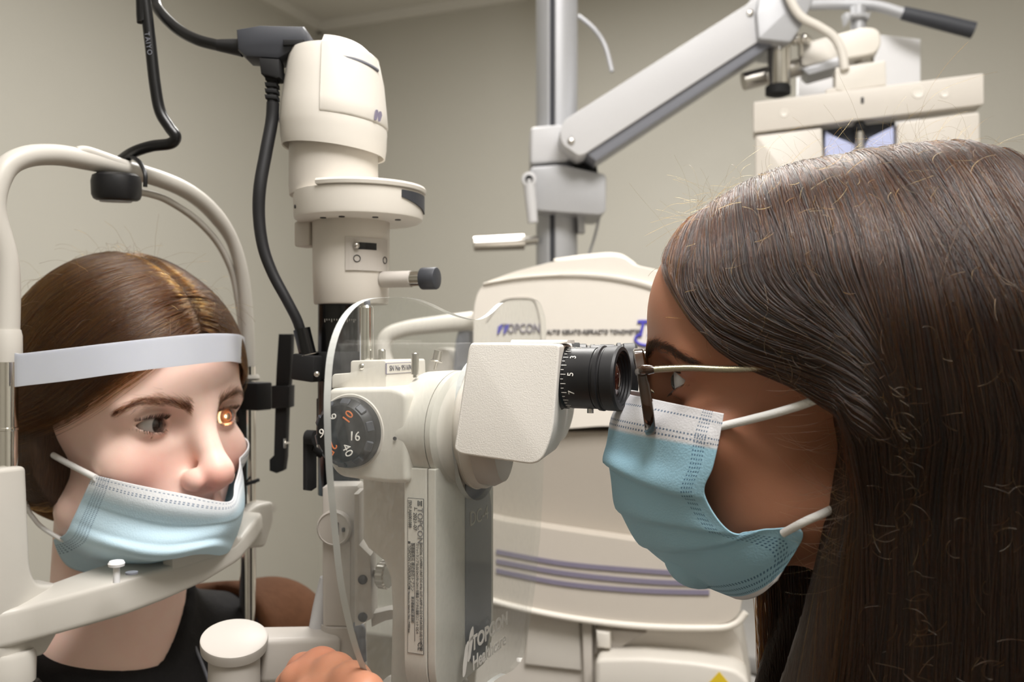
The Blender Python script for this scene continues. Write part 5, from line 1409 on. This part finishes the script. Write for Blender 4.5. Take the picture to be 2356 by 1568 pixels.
# clothing: dark top and open brown coat
def p_torso(x, y, z): return face_sdf(x, y, z)
def p_top(x, y, z):
    d = face_sdf(x, y, z) - 5
    return smax(d, z + 168 + .45 * (x + 104) - np.abs(y) * .10 - np.clip(y, 0, 60) * 1.1, 4)
V3, F3 = mesh_sdf(p_top, axis((-250, 60, 6)), axis((-240, 240, 6)), axis((-560, -140, 6)))
M_DARKTOP = mat('black_knit', srgb(22, 20, 22), .85, bump=.6, bscale=500, var=.3, vscale=150)
pydata(HP.w(V3), F3, 'black_top', M_DARKTOP, pat)
def p_coat(x, y, z):
    ay = np.abs(y)
    d = face_sdf(x, y, z) - 15
    d = smin(d, scap(x, ay, z, (-160, 10, -165), (-80, 118, -205), 24, 18), 16)          # collar
    d = smax(d, z + 178 - ay * .12, 8)
    return smax(d, -smax(ay - (112 + (z + 180) * -.02), -(x + 118), 6), 6)               # open front
V4, F4 = mesh_sdf(p_coat, axis((-270, 60, 6)), axis((-270, 270, 6)), axis((-560, -130, 6)))
M_COAT = mat('brown_corduroy', srgb(92, 55, 26), .9, bump=.5, bscale=350, var=.35, vscale=120)
pydata(HP.w(V4), F4, 'brown_coat', M_COAT, pat)
bm = B(); tube(bm, [HP.wv(*q) for q in ((-52, 30, -178), (-38, 36, -215), (-22, 38, -260))], .0012, 8, 6); done(bm, 'zipper', M_GREYP, pat)

# her mask, pulled down under the nose
M_MASKP = mask_material('pale_blue_mask_cloth', srgb(226, 229, 232), srgb(190, 216, 230), (.12, .30, ((.05, .006, 85), (.115, .006, 85), (.135, .006, 85)), (.055,)))
mk = empty('face_mask', HP.w((30, 0, -75)), 'pale blue face mask worn below the nose of the patient on the chin rest', 'face mask')
def pr(px, py, y): return tuple(HP.ry(px, py, y))
rows = [
    [pr(213, 1092, -66), pr(300, 1112, -58), pr(420, 1135, -36), pr(528, 1153, 0), pr(542, 1110, 24), pr(553, 1060, 40), (-20, 54, -24), (-42, 60, -22)],
    [pr(200, 1122, -67), pr(290, 1150, -60), pr(408, 1172, -40), pr(527, 1178, -2), (20, 26, -58), (4, 42, -50), (-22, 54, -44), (-46, 60, -40)],
    [pr(185, 1156, -66), pr(278, 1188, -59), pr(395, 1212, -40), pr(518, 1205, -4), (20, 26, -74), (2, 42, -70), (-26, 54, -64), (-54, 58, -60)],
    [pr(167, 1194, -68), pr(262, 1230, -63), pr(380, 1250, -46), pr(500, 1236, -10), (14, 24, -92), (-6, 40, -90), (-34, 50, -84), (-64, 56, -78)],
    [pr(150, 1228, -67), pr(250, 1262, -64), pr(360, 1284, -48), pr(470, 1268, -16), (4, 22, -106), (-16, 36, -104), (-44, 46, -98), (-74, 54, -90)],
    [pr(126, 1240, -51), pr(190, 1296, -40), pr(280, 1306, -26), pr(345, 1300, -8), (-28, 18, -116), (-40, 30, -114), (-58, 40, -108), (-80, 50, -98)],
]
mo, MG = mask_mesh(HP, rows, p_skin, M_MASKP, 'mask_cloth', mk, ((lambda u: .36 + 0 * u, .5, .10), (lambda u: .80 + 0 * u, 1.4, .10)))
M_LOOP = mat('white_elastic', srgb(232, 232, 230), .8, bump=.5, bscale=1200)
def loop(hf, pts, rr, parent):
    bm = B(); tube(bm, [hf.wv(*q) for q in pts], rr, 12, 6); done(bm, 'ear_loop', M_LOOP, parent)
sk = lambda q, off: tuple(project(p_skin, np.array([q], float), off, 4)[0])
loop(HP, [tuple(MG[2, 3]), pr(150, 1062, -63), pr(95, 1030, -68), pr(38, 990, -74), (-104, -80, 6)], .0022, mk)
loop(HP, [tuple(MG[2, -8]), pr(100, 1215, -60), pr(78, 1192, -66), pr(62, 1165, -70), (-104, -80, -30)], .0017, mk)
loop(HP, [tuple(MG[-3, 3]), (-60, 66, -18), (-92, 80, 6)], .0017, mk); loop(HP, [tuple(MG[-3, -8]), (-84, 62, -70), (-100, 78, -30)], .0017, mk)
# ------------------------------------------------------------------ the examiner
HD = HeadFrame((.0935, .52, -.022), (-.97, .242), 4)
def d_skin(x, y, z): return face_sdf(x, y, z, 6.6, 5.6, 33.0, slope=-48, nr=44, sk=12)
doc = empty('person', HD.w((-100, 0, -520)), 'young woman examiner with long brown hair, tortoiseshell glasses and blue mask at the eyepieces', 'person')
V, F = mesh_sdf(d_skin, axis((-215, -30, 5), (-30, -22, 2), (-22, 40, 1.1), (40, 60, 6)), axis((-250, -90, 8), (-90, -56, 3), (-56, 0, 2.2), (0, 56, 1.0), (56, 90, 3), (90, 250, 8)), axis((-560, -240, 12), (-240, -110, 5), (-110, -62, 2.5), (-62, -14, 1.5), (-14, 22, .8), (22, 130, 4)))

# ---- her hand on the joystick (world-aligned millimetres about the hand centre)
HC = np.array(W(748, 1562, .487)); HO = HC.copy(); HS = np.array((.004, 0, -.0068))
def hp(px, py, d): return tuple((np.array(W(px, py, d)) - HC) * 1000)
def hand_sdf(x, y, z):
    d = sell(x, y, z, (6, -2, -12), (27, 22, 17))
    K = [hp(722, 1508, .492), hp(752, 1522, .474), hp(790, 1540, .458), hp(822, 1562, .446)]           # knuckles, index nearest the scope
    PI = [hp(682, 1512, .500), hp(668, 1536, .484), hp(690, 1575, .466), hp(735, 1610, .452)]
    DI = [hp(650, 1548, .505), hp(642, 1572, .490), hp(668, 1616, .474), hp(715, 1650, .460)]
    TI = [hp(662, 1590, .508), hp(660, 1612, .495), hp(690, 1655, .482), hp(735, 1680, .468)]
    for i, (k, p, q, t) in enumerate(zip(K, PI, DI, TI)):
        w = (9.6, 9.8, 9.2, 8.0)[i]
        f = scap(x, y, z, (8 + 4 * i, -4 - 4 * i, -14), k, 12, w + .6)
        f = smin(f, ssph(x, y, z, (k[0], k[1], k[2] + .2), w), 6)
        f = smin(f, scap(x, y, z, k, p, w, w - .6), 3)
        f = smin(f, scap(x, y, z, p, q, w - .4, w - 1.6), 2)
        f = smin(f, scap(x, y, z, q, t, w - 1.6, w - 2.6), 1.5)
        d = smin(d, f, 6)
    th = scap(x, y, z, (20, 10, -18), hp(795, 1560, .515), 13, 11); th = smin(th, scap(x, y, z, hp(795, 1560, .515), hp(760, 1600, .525), 10.5, 9.5), 3); th = smin(th, scap(x, y, z, hp(760, 1600, .525), hp(715, 1620, .522), 9.5, 7.5), 2)
    d = smin(d, th, 6)
    d = smin(d, scap(x, y, z, (26, -8, -24), (75, -28, -70), 21, 24), 14)                               # wrist
    d = smin(d, scap(x, y, z, (75, -28, -70), (200, -70, -175), 24, 38), 16)                            # forearm
    return d
V5, F5 = mesh_sdf(hand_sdf, axis((-50, 60, 1.6), (60, 230, 5)), axis((-120, -60, 4), (-60, 60, 1.6)), axis((-230, -80, 5), (-80, 30, 1.6)))
VH = V5 / 1000 + HC + HS
M_SKIND = skin_material('tan_skin', srgb(180, 126, 99), srgb(168, 98, 80))
allV = np.concatenate([HD.w(V), VH]); allF = np.concatenate([F, F5 + len(V)])
body = pydata(allV, allF, 'body', M_SKIND, doc); rosy_attr(body.data, np.concatenate([V, np.full((len(VH), 3), -900.0)]))
rv = np.zeros(len(allV), f4); body.data.attributes['rosy'].data.foreach_get('value', rv)
kx = V5; rv[len(V):] = np.clip(.55 - .02 * (np.linalg.norm(kx - np.array(hp(722, 1508, .492)), axis=1)), 0.05, .3); body.data.attributes['rosy'].data.foreach_set('value', rv)
M_EYED = eye_material('grey_eye', (0.10, 0.11, 0.10, 1), (0.66, 0.66, 0.67, 1))
eyeball(HD, 1, (1, -.05, .0), M_EYED, doc); eyeball(HD, -1, (1, 0, 0), M_EYED, doc)
brow(HD, d_skin, [(11, 7, 14), (12, 15, 17), (7, 29, 20), (-3, 43, 18), (-14, 53, 12)], 900, doc, M_BROW, 1, 4.2, .00009)
brow(HD, d_skin, [(11, -7, 14), (12, -15, 17), (7, -29, 20), (-3, -43, 18), (-14, -53, 12)], 300, doc, M_BROW, -1)
for s in (-1, 1): lashes(HD, 6.6, 5.6, doc, M_LASH, s)

# ---- long hair
def d_zline(x): return np.interp(x, [-140, -100, -86, -76, -35, -23, -10, -3, 3, 9, 14], [-140, -90, -55, -9, 7, 15, 32, 52, 66, 84, 110])
def d_cap(x, y, z):
    d = sell(x, y, z, (-92, 0, 30), (103, 83, 83.5))
    d = smin(d, sell(x, y, z, (-34, 0, 28), (38, 58, 58)), 16)
    d = smin(d, sell(x, y, z, (-148, 0, 70), (50, 58, 42)), 26)
    d = smin(d, sell(x, np.abs(y), z, (-110, 56, -5), (46, 34, 40)), 16)
    return d
def d_cur(x, y, z):
    t = np.clip(-z / 300, 0, 1.2); cx = -146 + 26 * t; rx = 62 + 46 * np.clip(-z / 200, 0, 1); ry = 88 + 8 * t
    dx = np.where(x > cx, (x - cx) / rx, (x - cx) / 66.0)
    d = ((np.abs(dx) ** 3.4 + np.abs(y / ry) ** 3.4) ** (1 / 3.4) - 1) * 66
    return smax(d, z - 62, 60)
def d_all(x, y, z): return smin(d_cap(x, y, z), d_cur(x, y, z), 34)
def d_face_cut(x, y, z): return np.minimum(np.minimum(d_zline(x), 400) - z, 60)
def d_vol(x, y, z):
    cap = smax(d_cap(x, y, z), d_face_cut(x, y, z) * .8, 3)
    cur = d_cur(x, y, z)
    inner = sell(x, y, z, (-75, 0, -110), (62, 50, 190))            # room for the neck, open towards the chin
    cur = smax(cur, -inner, 10)
    return np.maximum(smin(cap, smax(cur, (z + 5) * 1.0, 12), 14), -z - 330)
V6, F6 = mesh_sdf(lambda x, y, z: d_vol(x, y, z) + 2.0, axis((-230, 24, 3.5)), axis((-112, 112, 3.5)), axis((-335, 140, 4)))
M_HAIRBASE2 = hair_mass_material('dark_hair_mass', srgb(18, 12, 8), srgb(58, 42, 30))
pydata(HD.w(V6), F6, 'hair_mass', M_HAIRBASE2, doc)
M_HAIRD = hair_material('dark_brown_hair', 0.76, 0.30, .28, .35)
def d_field(P, t):
    x, y, z = P.T; s = np.where(y < -4, -1.0, 1.0)
    top = np.clip((z - 60) / 60, 0, 1)
    front = np.clip((x + 100) / 40, 0, 1)
    sweep = np.clip((62 - z) / 62, 0, 1) ** 1.1
    gx = -(.12 + .10 * top) - front * sweep * 2.2
    gz = -1.0 + front * sweep * .62
    low = z < -25
    zl = d_zline(x); sl = (d_zline(x + 2) - d_zline(x - 2)) / 4; mg = np.clip(1 - (z - zl) / 16, 0, 1) * (x > -82)
    q = 1 / np.sqrt(1 + sl ** 2); gx = gx * (1 - mg) - 2.5 * q * mg; gz = gz * (1 - mg) - 2.5 * sl * q * mg; lat = mg * np.clip((x + 20) / 15, 0, 1)
    gx = np.where(low, .06 + .10 * np.clip((-z) / 200, 0, 1), gx); gz = np.where(low, -1.0, gz)
    return np.stack([gx, s * (.10 + 1.0 * top + 2.4 * lat), gz], 1)
N = 42000
R0 = np.stack([r.uniform(-195, 12, N * 3), r.uniform(-60, 86, N * 3), r.uniform(-10, 132, N * 3)], 1)
M1 = int(N * 1.3); R0[:M1, 1] = r.normal(2, 9, M1); R0[:M1, 0] = r.uniform(-170, 8, M1); R0[:M1, 2] = 110
R0 = project(d_cap, R0, 0, 6)
ok = (R0[:, 2] > d_zline(R0[:, 0]) + 2) & (np.abs(d_cap(*R0.T)) < 2) & (R0[:, 1] > -55)
R0 = R0[ok]; R0 = R0[r.permutation(len(R0))[:N]]
# clumps: strands share a drift with their neighbours
cl = np.floor(R0[:, 0] / 7).astype(int) * 131 + np.floor(R0[:, 1] / 9).astype(int) * 17 + np.floor(R0[:, 2] / 11).astype(int)
rc = np.random.default_rng(5); tabl = rc.normal(0, .04, (4096, 3)); offt = rc.normal(0, .4, 4096)
drift = tabl[cl % 4096] + r.normal(0, .035, (len(R0), 3))
off = np.clip(r.uniform(-1.5, 2.5, len(R0)) + offt[cl % 4096], -2.5, 5)
KS = 60
PT = grow(R0, d_field, d_all, KS, 8.5, off, .06, 9, drift)
bad = ((PT[:, :, 2] < d_zline(PT[:, :, 0]) - 4) & (PT[:, :, 0] > -76) & (PT[:, :, 2] > -20)).sum(1)
inn = np.stack([(d_skin(*PT[:, k].T) < -1.5) & (PT[:, k, 2] < -15) & (PT[:, k, 2] > -140) for k in range(0, KS, 2)], 1).sum(1)
PT = PT[(bad < 2) & (inn < 1)]
# the last third hangs free and frays a little
fr_ = np.clip((-PT[:, :, 2] - 60) / 200, 0, 1)[:, :, None]
PT = PT + fr_ * (noise3(PT.reshape(-1, 3), 21, 30).reshape(PT.shape) * 5.5)
rad = np.concatenate([np.linspace(1, .8, KS - 6), np.linspace(.8, .3, 6)])[None, :] * 0.00011
hair_curves('hair', HD.w(PT.reshape(-1, 3)).reshape(PT.shape), rad, M_HAIRD, doc)
# far-side locks seen past the jaw
n = 900; q = np.stack([r.uniform(-95, -30, n), r.uniform(-62, -48, n), r.uniform(-60, -30, n)], 1); q[:, 0] = np.where(q[:, 0] > -45, q[:, 0] - 8, q[:, 0])
path = [q]
for k in range(24): path.append(path[-1] + np.stack([r.normal(.25, .3, n), r.normal(0, .3, n), np.full(n, -9.0)], 1))
A = np.stack(path, 1); hair_curves('far_lock', HD.w(A.reshape(-1, 3)).reshape(A.shape), np.full((1, 25), .00016), M_HAIRD, doc)
# stray hairs: short curls lying on the surface, and wisps standing off the crown
n = 1100; src = PT[r.integers(0, len(PT), n), r.integers(2, KS - 8, n)]
g = grad(d_all, src, 1.0); rd = r.normal(size=(n, 3)); rd -= g * np.sum(rd * g, 1, keepdims=True); rd /= np.linalg.norm(rd, axis=1, keepdims=True)
rd = rd + g * .25; ax = r.normal(size=(n, 3)); crv = r.normal(0, .16, n)[:, None]; ln = r.uniform(.5, 1.9, n)[:, None]
cur = src + g * 2.2; path = [cur]
for k in range(9):
    rd = rd + np.cross(g, rd) * crv; rd /= np.linalg.norm(rd, axis=1, keepdims=True); cur = cur + rd * ln; path.append(cur)
A = np.stack(path, 1); M_STRAY = hair_material('light_stray_hair', 0.40, 0.6, .3)
hair_curves('stray_curl', HD.w(A.reshape(-1, 3)).reshape(A.shape), np.full((1, 10), .00007), M_STRAY, doc)
n = 230; q = R0[(R0[:, 2] > 62)]; q = q[r.permutation(len(q))[:n]]; n = len(q)
dd = grad(d_cap, q) * .9 + r.normal(0, .65, (n, 3)); dd /= np.linalg.norm(dd, axis=1, keepdims=True); cur = q; path = [cur]; L = r.uniform(1.0, 4.0, n)[:, None] * np.where(r.uniform(size=n) < .12, 2.0, 1.0)[:, None]
kk = r.normal(0, .16, (n, 3))
for k in range(9):
    dd = dd + kk + r.normal(0, .06, (n, 3)) + np.array((-.03, 0, -.10)); dd /= np.linalg.norm(dd, axis=1, keepdims=True); cur = cur + dd * L; path.append(cur)
A = np.stack(path, 1); hair_curves('wisp', HD.w(A.reshape(-1, 3)).reshape(A.shape), np.full((1, 10), .000035), M_STRAY, doc)

# wisps hooking forward over the cheek
n = 70; q = np.stack([r.uniform(-84, -74, n), r.uniform(74, 80, n), r.uniform(-95, 12, n)], 1); dd = np.stack([r.uniform(.5, 1, n), r.uniform(-.1, .25, n), r.uniform(-.7, .2, n)], 1); L = r.uniform(1.2, 4.2, n)[:, None]
path = [q]; kk = np.stack([r.normal(0, .05, n), r.normal(-.03, .03, n), r.normal(.10, .08, n)], 1); cur = q
for k in range(9): dd = dd + kk; dd /= np.linalg.norm(dd, axis=1, keepdims=True); cur = cur + dd * L; cur = np.where((d_skin(*cur.T) < 1.5)[:, None], project(d_skin, cur, 1.5, 2), cur); path.append(cur)
A = np.stack(path, 1); hair_curves('cheek_wisp', HD.w(A.reshape(-1, 3)).reshape(A.shape), np.linspace(1, .4, 10)[None, :] * .00007, M_STRAY, doc)

# ---- dark blouse and sleeve (below the frame)
def d_blouse(x, y, z): return smax(face_sdf(x, y, z, slope=-48, nr=44) - 6, z + 195 - np.abs(y) * .1, 5)
V7, F7 = mesh_sdf(d_blouse, axis((-250, 60, 7)), axis((-240, 240, 7)), axis((-560, -160, 7)))
pydata(HD.w(V7), F7, 'black_blouse', M_DARKTOP, doc)
el = HC * 1000 + np.array((200, -70, -175)); shd = HD.w((-143, 175, -290)) * 1000
bm = B(); tube(bm, [HC + np.array((.088, -.033, -.080)), (HC * 1000 + np.array((140, -50, -125))) / 1000, el / 1000, (el + shd) / 2000 + np.array((.02, -.03, -.02)), shd / 1000], [.034, .040, .050, .055, .060], 24, 6); done(bm, 'sleeve', M_DARKTOP, doc)

# ---- her mask
def dr(px, py, y): return tuple(HD.ry(px, py, y))
M_MASKD = mask_material('blue_mask_cloth', srgb(232, 232, 236), srgb(160, 203, 224), (.185, .20, ((.065, .005, 80), (.148, .0045, 80), (.172, .0045, 80), (.93, .005, 80), (.905, .005, 80), (.955, .005, 80)), (.085,)), band=(.965, .97))
md = empty('face_mask', HD.w((30, 0, -60)), 'blue pleated face mask with white band worn by the examiner in glasses', 'face mask')
rows = [
    [dr(1666, 951, 64), dr(1585, 935, 57), dr(1500, 918, 28), dr(1452, 908, 0), (27, -20, -6), (2, -44, -14), (-20, -58, -20)],
    [dr(1655, 1010, 65), dr(1560, 990, 57), dr(1462, 972, 29), dr(1410, 960, 0), (34, -22, -20), (6, -46, -28), (-18, -58, -34)],
    [dr(1640, 1075, 64), dr(1550, 1065, 55), dr(1450, 1045, 25), dr(1403, 1030, 0), (33, -25, -42), (8, -47, -48), (-14, -57, -50)],
    [dr(1622, 1138, 60), dr(1540, 1130, 50), dr(1448, 1105, 28), dr(1406, 1085, 0), (32, -28, -58), (8, -48, -62), (-12, -56, -66)],
    [dr(1684, 1222, 57), dr(1590, 1205, 50), dr(1480, 1185, 30), dr(1424, 1165, 0), (28, -28, -76), (4, -47, -80), (-20, -55, -84)],
    [dr(1768, 1214, 57), dr(1660, 1252, 50), dr(1545, 1262, 32), dr(1476, 1245, 0), (16, -28, -96), (-10, -45, -96), (-40, -55, -90)],
    [dr(1848, 1222, 55), dr(1730, 1300, 48), dr(1620, 1325, 30), dr(1560, 1312, 0), (-2, -26, -112), (-28, -42, -108), (-58, -54, -96)],
    [dr(1790, 1335, 47), dr(1755, 1362, 38), dr(1720, 1375, 22), dr(1690, 1370, 0), (-32, -20, -122), (-48, -36, -118), (-66, -50, -106)],
]
mo, MG = mask_mesh(HD, rows, d_skin, M_MASKD, 'mask_cloth', md, ((lambda u: .365 + .07 * np.abs(2 * u - 1), 3.4, .09), (lambda u: .575 + .01 * np.abs(2 * u - 1), 1.7, .06), (lambda u: .72 - .03 * np.abs(2 * u - 1), 1.7, .06)), nu=96, nv=84)
loop(HD, [dr(1642, 984, 62), dr(1720, 966, 66), dr(1800, 945, 71), dr(1880, 918, 74), (-95, 76, 0)], .0021, md)
loop(HD, [dr(1802, 1226, 58), dr(1850, 1200, 66), dr(1895, 1180, 64), dr(1930, 1162, 52)], .0021, md)
loop(HD, [(-20, -60, -24), (-60, -68, -14), (-92, -80, 4)], .0021, md)

# ---- glasses
M_TORT = mat('tortoiseshell', srgb(70, 36, 8), 0.1, coat=1.0, col2=srgb(16, 8, 4), vscale=90, trans=.25)
[n for n in M_TORT.node_tree.nodes if n.type == 'TEX_NOISE'][0].inputs['Detail'].default_value = 1
M_GOLD = mat('pale_gold', srgb(206, 202, 184), 0.3, metal=1.0)
M_SPEC = bpy.data.materials.new('spectacle_glass'); M_SPEC.use_nodes = True; nt = M_SPEC.node_tree; nt.nodes.clear()
o_ = nt.nodes.new('ShaderNodeOutputMaterial'); mx = nt.nodes.new('ShaderNodeMixShader'); t_ = nt.nodes.new('ShaderNodeBsdfTransparent'); g_ = nt.nodes.new('ShaderNodeBsdfGlossy'); g_.inputs['Roughness'].default_value = .01; mx.inputs['Fac'].default_value = .06
nt.links.new(t_.outputs[0], mx.inputs[1]); nt.links.new(g_.outputs[0], mx.inputs[2]); nt.links.new(mx.outputs[0], o_.inputs[0])
gl_ = empty('glasses', HD.w((15, 0, 0)), 'tortoiseshell glasses with thin gold temples worn by the examiner', 'glasses')
GX = 17.0
def rim(s):
    out = []
    for k in range(48):
        a = 2 * math.pi * k / 48; c, n_ = math.cos(a), math.sin(a)
        y = 33 + 24.5 * np.sign(c) * abs(c) ** .82; z = -5 + 20.5 * np.sign(n_) * abs(n_) ** .85 + (2.2 * c if n_ > 0 else 0)
        x = GX - .0016 * (y * y) * .9 + z * .09
        out.append((x, s * y, z))
    return out
for s in (1, -1):
    P = rim(s); bm = B(); rings = []
    for k in range(48):
        p = np.array(P[k]); tg = np.array(P[(k + 1) % 48]) - np.array(P[k - 1]); tg /= np.linalg.norm(tg); nx_ = np.array((1.0, 0, 0)); b_ = np.cross(tg, nx_); b_ /= np.linalg.norm(b_)
        h, w = 2.8, 2.3 + (1.4 if P[k][2] > 6 else 0)
        rings.append([HD.wv(*(p + nx_ * a * h + b_ * c * w)) for a, c in ((1, .7), (.7, 1), (-.7, 1), (-1, .7), (-1, -.7), (-.7, -1), (.7, -1), (1, -.7))])
    rings.append(rings[0]); loft(bm, rings, cap=False); bmesh.ops.remove_doubles(bm, verts=bm.verts, dist=1e-6); done(bm, 'rim', M_TORT, gl_, angle=50)
    c = np.mean(P, 0); vs = [HD.wv(*(c + np.array((1.2, 0, 0))))] + [HD.wv(*p) for p in P]
    pydata(vs, [(0, i + 1, (i + 1) % 48 + 1) for i in range(48)], 'lens', M_SPEC, gl_)
    # lug and temple
    bm = B(); tube(bm, [HD.wv(14, s * 56, 7), HD.wv(11, s * 60.5, 8), HD.wv(6, s * 62, 8)], [.0030, .0028, .0018], 12, 4); done(bm, 'lug', M_TORT, gl_)
    bm = B()
    if s > 0: pth = [HD.wv(10, 61, 8), HD.wv(*dr(1580, 846, 64)), HD.wv(*dr(1690, 849, 68)), HD.wv(-62, 76, 6), HD.wv(-88, 80, 2), HD.wv(-104, 79, -18)]
    else: pth = [HD.wv(10, -61, 8), HD.wv(-30, -69, 8), HD.wv(-62, -76, 6), HD.wv(-88, -80, 2), HD.wv(-104, -79, -18)]
    tube(bm, pth, .0016, 10, 8); done(bm, 'temple', M_GOLD, gl_)
    if s > 0:
        bm = B(); pp_ = spline(pth[:4], 40)
        for k in range(4, len(pp_) - 1, 1):
            lathe(bm, [(.0015, -.00035), (.0019, 0), (.0015, .00035)], pp_[k], pp_[k + 1] - pp_[k - 1], 8, cap=False)
        o = done(bm, 'temple_beading', M_GOLD, gl_); o['kind'] = 'stuff'
bm = B(); tube(bm, [HD.wv(GX, 8.5, 2), HD.wv(GX + 2, 0, 4.5), HD.wv(GX, -8.5, 2)], .0022, 12, 8); done(bm, 'bridge', M_TORT, gl_)
for s in (1, -1):
    bm = B(); tube(bm, [HD.wv(GX - 2, s * 9, -4), HD.wv(GX - 7, s * 9.5, -8), HD.wv(GX - 8, s * 9.0, -14)], .0008, 8, 5); done(bm, 'nose_pad_wire', M_GOLD, gl_)
